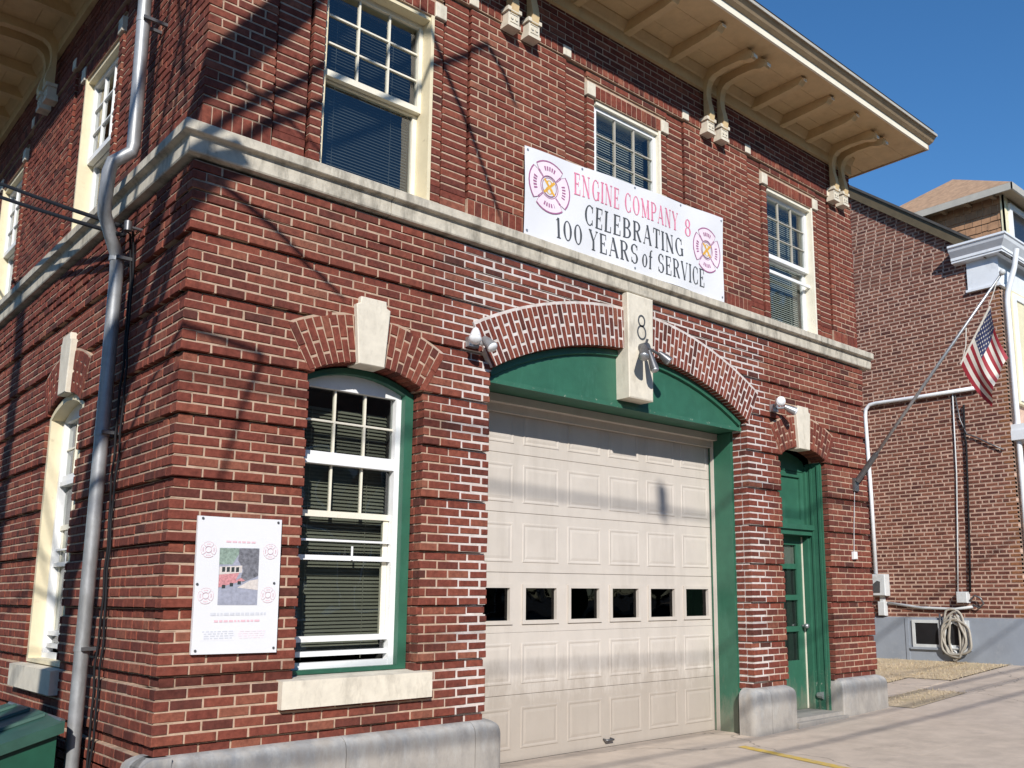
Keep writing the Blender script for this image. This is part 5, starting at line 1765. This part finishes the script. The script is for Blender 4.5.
apex0, apex1 = (15.0, 1.5, 9.52), (15.5, 1.6, 9.52)
hr = part(MB().add([(ex0, ey0, ez), (ex1, ey0, ez), (ex1, ey1, ez), (ex0, ey1, ez), apex0, apex1], [(0, 1, 5, 4), (1, 2, 5), (2, 3, 4, 5), (3, 0, 4)]), 'dormer_roof', 'shingle', dorm)
part(MB().box(ex0 + 0.02, ex1 - 0.02, ey0 + 0.02, ey1 - 0.02, ez - 0.07, ez - 0.003), 'dormer_soffit', 'gutter', dorm)
part(MB().box(ex0 - 0.005, ex0 + 0.0195, ey0 - 0.01, ey1, ez - 0.13, ez - 0.004).box(ex0 - 0.005, ex1, ey0 - 0.012, ey0 + 0.0195, ez - 0.131, ez - 0.005), 'dormer_fascia', 'gutterlip', dorm)
for k in range(6):
    y = 0.25 + k * 0.45
    part(MB().box(ex0 + 0.03, XD, y, y + 0.07, ez - 0.12, ez - 0.071), 'rafter_end', 'gutter', dorm)

# --- pipes, boxes, hose on the neighbour's wall
mb = MB()
mtr = thing('meter_box', 'grey steel meter box low on the neighbouring brick wall by the corner', 'meter box', (XN - 0.1, 2.4, 1.3))
part(MB(next_wall).cham(2.27, 2.56, -0.16, -0.001, 1.40, 1.77, 0.012), 'casing', 'greybox', mtr)
part(MB(next_wall).add([(2.37, -0.164, 1.45), (2.52, -0.164, 1.45), (2.50, -0.164, 1.60), (2.42, -0.164, 1.66), (2.36, -0.164, 1.64)], [(0, 1, 2, 3, 4)]), 'meter_window', 'iron', mtr)
part(MB(next_wall).box(2.36, 2.42, -0.09, -0.001, 1.3, 1.40).cham(2.33, 2.46, -0.11, -0.001, 1.06, 1.30, 0.01), 'lower_box', 'greybox', mtr)
cd = tag(MB(next_wall).tube([(2.49, -0.05, 1.78), (2.50, -0.05, 3.2), (2.53, -0.05, 4.62), (2.51, -0.05, 4.74), (2.43, -0.05, 4.81), (2.30, -0.05, 4.82), (1.5, -0.05, 4.805), (0.45, -0.05, 4.80)], 0.034, 10).build('conduit', 'bluewhite', smooth=True), 'white conduit rising from the meter box and turning along the neighbouring wall', 'conduit')
cb1 = tag(MB(next_wall).tube([(0.72, -0.03, 4.55), (0.74, -0.03, 4.0), (0.72, -0.035, 3.9), (0.76, -0.03, 3.0), (0.80, -0.03, 2.1), (0.84, -0.03, 1.45)], 0.018, 8).build('wall_cable', 'black', smooth=True), 'thick black cable running down the neighbouring brick wall to a small grey box', 'cable')
cb2 = tag(MB(next_wall).tube([(0.90, -0.02, 4.78), (0.93, -0.02, 3.4), (1.00, -0.02, 2.2), (1.06, -0.02, 1.3)], 0.011, 6).build('wall_cable', 'greybox', smooth=True), 'thin pale cable running down the neighbouring wall left of the black one', 'cable')
cb3 = tag(MB(next_wall).tube([(0.86, -0.02, 4.75), (0.80, -0.03, 4.3), (0.70, -0.04, 4.05), (0.55, -0.03, 3.98), (0.35, -0.03, 3.85), (0.12, -0.03, 3.72)], 0.012, 6).build('wall_cable', 'iron', smooth=True), 'dark cable drooping under the flag towards the house corner', 'cable')
jb = thing('junction_box', 'small grey cable box above the coiled hose', 'box', (XN - 0.06, 0.9, 1.3))
part(MB(next_wall).cham(0.86, 1.04, -0.12, -0.001, 1.28, 1.46, 0.01), 'casing', 'greybox', jb)
part(MB(next_wall).tube([(0.83, -0.06, 1.33), (0.75, -0.08, 1.40), (0.66, -0.07, 1.36), (0.62, -0.06, 1.27), (0.70, -0.06, 1.2), (0.80, -0.06, 1.25)], 0.016, 8), 'cable_loop', 'iron', jb, smooth=True)
part(MB(next_wall).tube([(2.30, -0.03, 1.28), (1.7, -0.035, 1.20), (1.1, -0.05, 1.18), (0.80, -0.05, 1.22)], 0.022, 8), 'cable_run', 'greybox', jb, smooth=True)
hs = thing('garden_hose', 'coiled beige hose hanging over the grey foundation by the basement window', 'hose', (XN - 0.12, 1.1, 0.4))
rh = random.Random(3)
for k in range(8):
    pts = []
    cy, cz = 1.10 + rh.uniform(-0.05, 0.05), 0.76 + rh.uniform(-0.05, 0.05)
    ry, rz = 0.18 + rh.uniform(-0.09, 0.06), 0.32 + rh.uniform(-0.14, 0.08)
    for j in range(29):
        a = 2 * PI * j / 28
        pts.append((cy + ry * math.sin(a + 0.25 * math.sin(3 * a + k)) * (1 - 0.15 * math.cos(a)), -0.10 - 0.022 * (k % 3) - 0.01 * math.sin(2 * a), cz + rz * math.cos(a)))
    part(MB(next_wall).tube(pts, 0.019, 8, False), 'hose_loop', 'hose' if k % 3 else 'greybox', hs, smooth=True)
part(MB(next_wall).tube([(1.05, -0.001, 1.10), (1.05, -0.17, 1.12)], 0.015, 8), 'hook', 'iron', hs)
part(MB(next_wall).tube([(1.36, -0.08, 1.1), (1.34, -0.10, 0.85), (1.33, -0.09, 0.45)], 0.017, 8), 'tail', 'iron', hs, smooth=True)

# ------------------------------------------------------------------ things behind the camera that throw the soft shadows
for k, (x) in enumerate((-16.0, 24.0)):
    p = thing('utility_pole', ('left' if k == 0 else 'right') + ' wooden street pole carrying the overhead wires across the street from the station', 'pole', (x, -10.2, zg(x)))
    part(MB().tube([(x, -10.2, zg(x) - 0.2), (x, -10.2, 5.0), (x, -10.2, 11.0)], [0.16, 0.14, 0.11], 12), 'shaft', 'polewood', p, smooth=True)
    part(MB().box(x - 0.06, x + 0.06, -10.15, -8.6, 10.1, 10.22), 'crossarm', 'polewood', p)
wires = []
def street_wire(h0, h1, yw, r, bend=0.0):
    """a wire above the street whose shadow plane meets the station face at height h0 (x=2.5) .. h1 (x=6)"""
    b = 0.69
    pts = []
    for j in range(33):
        x = -16.0 + 40 * j / 32
        xs = x + 0.66 * (-yw)              # where its shadow lands on the face
        h = h0 + (h1 - h0) * (xs - 2.5) / 3.5
        h = max(h0 - 1.2, min(h0 + 1.2, h)) - bend * max(0.0, min(3.0, 2.5 - xs))
        pts.append((x, yw, h + b * -yw))
    o = MB().tube(pts, r, 6).build('overhead_wire', 'black', smooth=True)
    return o
for h0, h1, yw, r, nm in ((2.72, 2.60, -9.6, 0.021, 'topmost thick'), (1.16, 1.12, -9.3, 0.014, 'second'), (0.31, 0.30, -9.3, 0.024, 'third'), (-0.10, -0.08, -9.5, 0.021, 'fourth'), (-0.56, -0.52, -9.5, 0.021, 'lowest')):
    tag(street_wire(h0, h1, yw, r, 0.14 if nm == 'second' else 0.0), nm + ' of five black overhead wires strung along the street', 'wire', 'overhead wires along the street')
_t = 9.6 + 0.53
sp = Vector((5.13, 0.53, 2.36)) - Vector((0.66, 1.0, -0.69)) * _t
tag(MB().tube([sp + Vector((0.0, 0, 0.20)), sp + Vector((0.015, 0, 0.15)), sp + Vector((0.03, 0, -0.12)), sp + Vector((0.045, 0, -0.2))], [0.02, 0.062, 0.062, 0.02], 10).build('splice_case', 'black', smooth=True), 'black splice case hanging on the topmost overhead wire', 'cable box')

# houses and evergreens added out of view to cut sky fill and darken reflections
def added_house(x0, w, h, tint, label):  # unseen house, added to keep low sky light off the station
    hm = paint('opposite_wall_' + str(int(x0 + 100)), tint, 0.9, 0.15, 3)
    y1 = -19.2
    zb_ = zg(x0) - 0.2
    hh = thing('sky_block_house', label, 'house', (x0 + w / 2, y1 - 4, zb_), 'added houses across the street')
    part(MB().box(x0, x0 + w, y1 - 9, y1, zb_, zb_ + h), 'wall', hm, hh)
    part(MB().add([(x0 - 0.2, y1 + 0.35, zb_ + h), (x0 + w + 0.2, y1 + 0.35, zb_ + h), (x0 + w + 0.2, y1 - 9.3, zb_ + h), (x0 - 0.2, y1 - 9.3, zb_ + h), (x0 - 0.2, y1 - 4.5, zb_ + h + 1.3), (x0 + w + 0.2, y1 - 4.5, zb_ + h + 1.3)],
                  [(0, 1, 5, 4), (2, 3, 4, 5), (0, 4, 3), (1, 2, 5), (0, 3, 2, 1)]), 'roof', 'roofing', hh)
    for fl in (1.0, 4.0):
        n_ = max(2, int(w / 2.2))
        for k in range(n_):
            u = x0 + w * (k + 0.5) / n_
            if fl == 1.0 and k == n_ // 2:
                part(MB().box(u - 0.5, u + 0.5, y1 - 0.02, y1 + 0.05, zb_ + 0.3, zb_ + 2.5), 'door', 'green', hh)
                continue
            wf = part(MB().box(u - 0.6, u + 0.6, y1, y1 + 0.06, zb_ + fl, zb_ + fl + 1.8), 'window', 'white', hh)
            part(MB().box(u - 0.5, u + 0.5, y1 + 0.061, y1 + 0.07, zb_ + fl + 0.1, zb_ + fl + 1.7), 'pane', bpy.data.materials['dark_basement_glass'], wf)
hx = -34.0
for k, (w, h, tint, lab) in enumerate(((9, 7.4, (0.16, 0.07, 0.05), 'unseen red brick house added to cut sky light, leftmost of the row across the street'), (7.5, 7.8, (0.30, 0.27, 0.22), 'unseen buff house with dark roof added to cut sky light, left of the grey one'), (8, 7.6, (0.14, 0.15, 0.16), 'unseen grey house added to cut sky light, across the street facing the station'),
                                       (8.5, 7.7, (0.15, 0.06, 0.045), 'unseen dark red brick house added to cut sky light, right of the grey one'), (8, 8.2, (0.22, 0.2, 0.17), 'unseen brown grey house added to cut sky light, fifth of the row'), (9, 8.6, (0.17, 0.08, 0.06), 'unseen brick house added to cut sky light, last of the row on the right'))):
    added_house(hx, w, h, tint, lab)
    hx += w + 0.6
M['needles'] = paint('evergreen_needles', (0.035, 0.06, 0.028), 0.9, 0.35, 2, bump=0.0)
def conifer_mesh(seed):
    r = random.Random(seed)
    mb = MB()
    for k in range(3600):
        t = r.random() ** 0.75
        z = 1.2 + 13.0 * (1 - t) if False else 1.2 + 13.0 * t
        rad = 2.9 * (1 - t) ** 0.8 * (0.55 + 0.45 * abs(math.sin(z * 2.6))) + 0.12
        a = r.uniform(0, 2 * PI)
        q = rad * math.sqrt(r.uniform(0.25, 1.0))
        p = Vector((q * math.cos(a), q * math.sin(a), z - 0.25 * q))
        d = Vector((math.cos(a + r.gauss(0, 0.5)), math.sin(a + r.gauss(0, 0.5)), -0.25)) * r.uniform(0.3, 0.6)
        s_ = Vector((-d.y, d.x, r.uniform(-0.3, 0.3))).normalized() * r.uniform(0.08, 0.18)
        mb.add([tuple(p - s_), tuple(p + s_), tuple(p + d)], [(0, 1, 2)])
    return mb
cmesh = conifer_mesh(4).mesh('crown')
cmesh.materials.append(M['needles'])
tmesh = MB().tube([(0, 0, -0.3), (0, 0, 6), (0, 0, 14.0)], [0.28, 0.18, 0.03], 10).mesh('trunk', True)
tmesh.materials.append(M['bark'])
spots = [(x, y) for x, y in ((-19, -13), (-20, -7.5), (-19.5, -2), (-20, 3.5), (-19, 9), (-20, 14.5), (20.5, -17.3), (25, -17.6), (29.5, -17.2), (34, -17.6), (38.5, -17.2), (-16.5, 18), (-12, 21))]
for k, (x, y) in enumerate(spots):  # unseen trees added to block sky light on the walls and soffit
    t_ = bpy.data.objects.new('sky_block_tree', None)
    C.objects.link(t_)
    t_.location, t_.rotation_euler, t_.scale = (x, y, zg(x) - 0.15), (0, 0, k * 1.7), (1.25, 1.25, 1.0 + 0.06 * (k % 3))
    if x < 0:
        tag(t_, 'tall unseen evergreen added to block sky light left of the station yard', 'tree', 'added conifers beyond the yard')
    else:
        tag(t_, 'tall unseen evergreen added to block sky light on the right across the street', 'tree', 'added conifers across the street')
    for nm, me in (('crown', cmesh), ('trunk', tmesh)):
        o = bpy.data.objects.new(nm, me)
        C.objects.link(o)
        o.parent = t_

# a bare yard tree left of the station: its leaning limb shades the corner of the upper wall
S_ = Vector((0.66, 1.0, -0.69))
tree = thing('bare_tree', 'leafless yard tree with a leaning limb, left of the station', 'tree', (-3.6, -2.9, -0.4))
def back(p, t):
    return Vector(p) - S_ * t
k0, k1, k2 = back((0.0, 0.72, 3.95), 3.6), back((0.10, 0.03, 4.92), 3.5), back((0.92, 0.03, 6.12), 3.4)
trunk_top = Vector((-3.3, -2.95, 5.0))
part(MB().tube([(-3.6, -2.9, -0.5), (-3.55, -2.9, 1.5), (-3.45, -2.93, 3.4), trunk_top], [0.22, 0.17, 0.15, 0.13], 12), 'trunk', 'bark', tree, smooth=True)
part(MB().tube([trunk_top, k0, k1, k2, k2 + (k2 - k1) * 0.8], [0.125, 0.12, 0.105, 0.095, 0.05], 12), 'limb', 'bark', tree, smooth=True)
rt = random.Random(11)
tw = MB()
for k in range(26):
    s = k2 + (k2 - k1) * rt.uniform(-0.2, 0.8) if k % 2 else trunk_top + Vector((0, 0, rt.uniform(-0.6, 0.2)))
    d = Vector((rt.uniform(-0.9, 0.2), rt.uniform(-0.9, 0.5), rt.uniform(0.3, 1.0))).normalized()
    pts, p = [], s.copy()
    for j in range(6):
        pts.append(p.copy())
        d = (d + Vector((rt.gauss(0, 0.2), rt.gauss(0, 0.2), rt.gauss(0.05, 0.15)))).normalized()
        p += d * rt.uniform(0.25, 0.45)
    tw.tube(pts, [0.022, 0.018, 0.014, 0.011, 0.008, 0.004], 5)
part(tw, 'branches', 'bark', tree, smooth=True)
# thin side branches whose shadows streak the upper walls
for pa, pb, t, r in (((1.86, 0.03, 5.95), (2.50, 0.03, 4.75), 3.5, 0.022), ((2.45, 0.03, 6.1), (2.70, 0.03, 5.75), 3.7, 0.024), ((0.04, 0.30, 6.0), (0.04, 0.62, 4.7), 3.3, 0.02), ((0.04, 0.75, 5.9), (0.04, 0.40, 4.9), 3.4, 0.018),
                     ((0.35, 0.03, 4.9), (1.0, 0.03, 4.55), 3.5, 0.016), ((0.1, 0.0, 4.15), (1.0, 0.0, 3.62), 3.6, 0.024), ((0.5, 0.0, 2.9), (0.32, 0.0, 2.2), 4.2, 0.018), ((0.28, 0.0, 4.25), (0.0, 0.02, 3.9), 3.5, 0.05), ((0.0, 0.05, 3.98), (0.0, 0.55, 3.2), 3.5, 0.055)):
    a, b = back(pa, t), back(pb, t)
    mid = (a + b) / 2 + Vector((0.02, 0.03, 0.03))
    part(MB().tube([a + (a - mid) * 0.4, a, mid, b, b + (b - mid) * 0.3], [r * 1.2, r * 1.1, r, r * 0.8, r * 0.4], 6), 'branch', 'bark', tree, smooth=True)
    part(MB().tube([trunk_top + Vector((0, 0, -0.2)), (trunk_top + a) / 2 + Vector((0, 0, 0.25)), a + (a - mid) * 0.4], [r * 1.6, r * 1.4, r * 1.2], 6), 'branch', 'bark', tree, smooth=True)
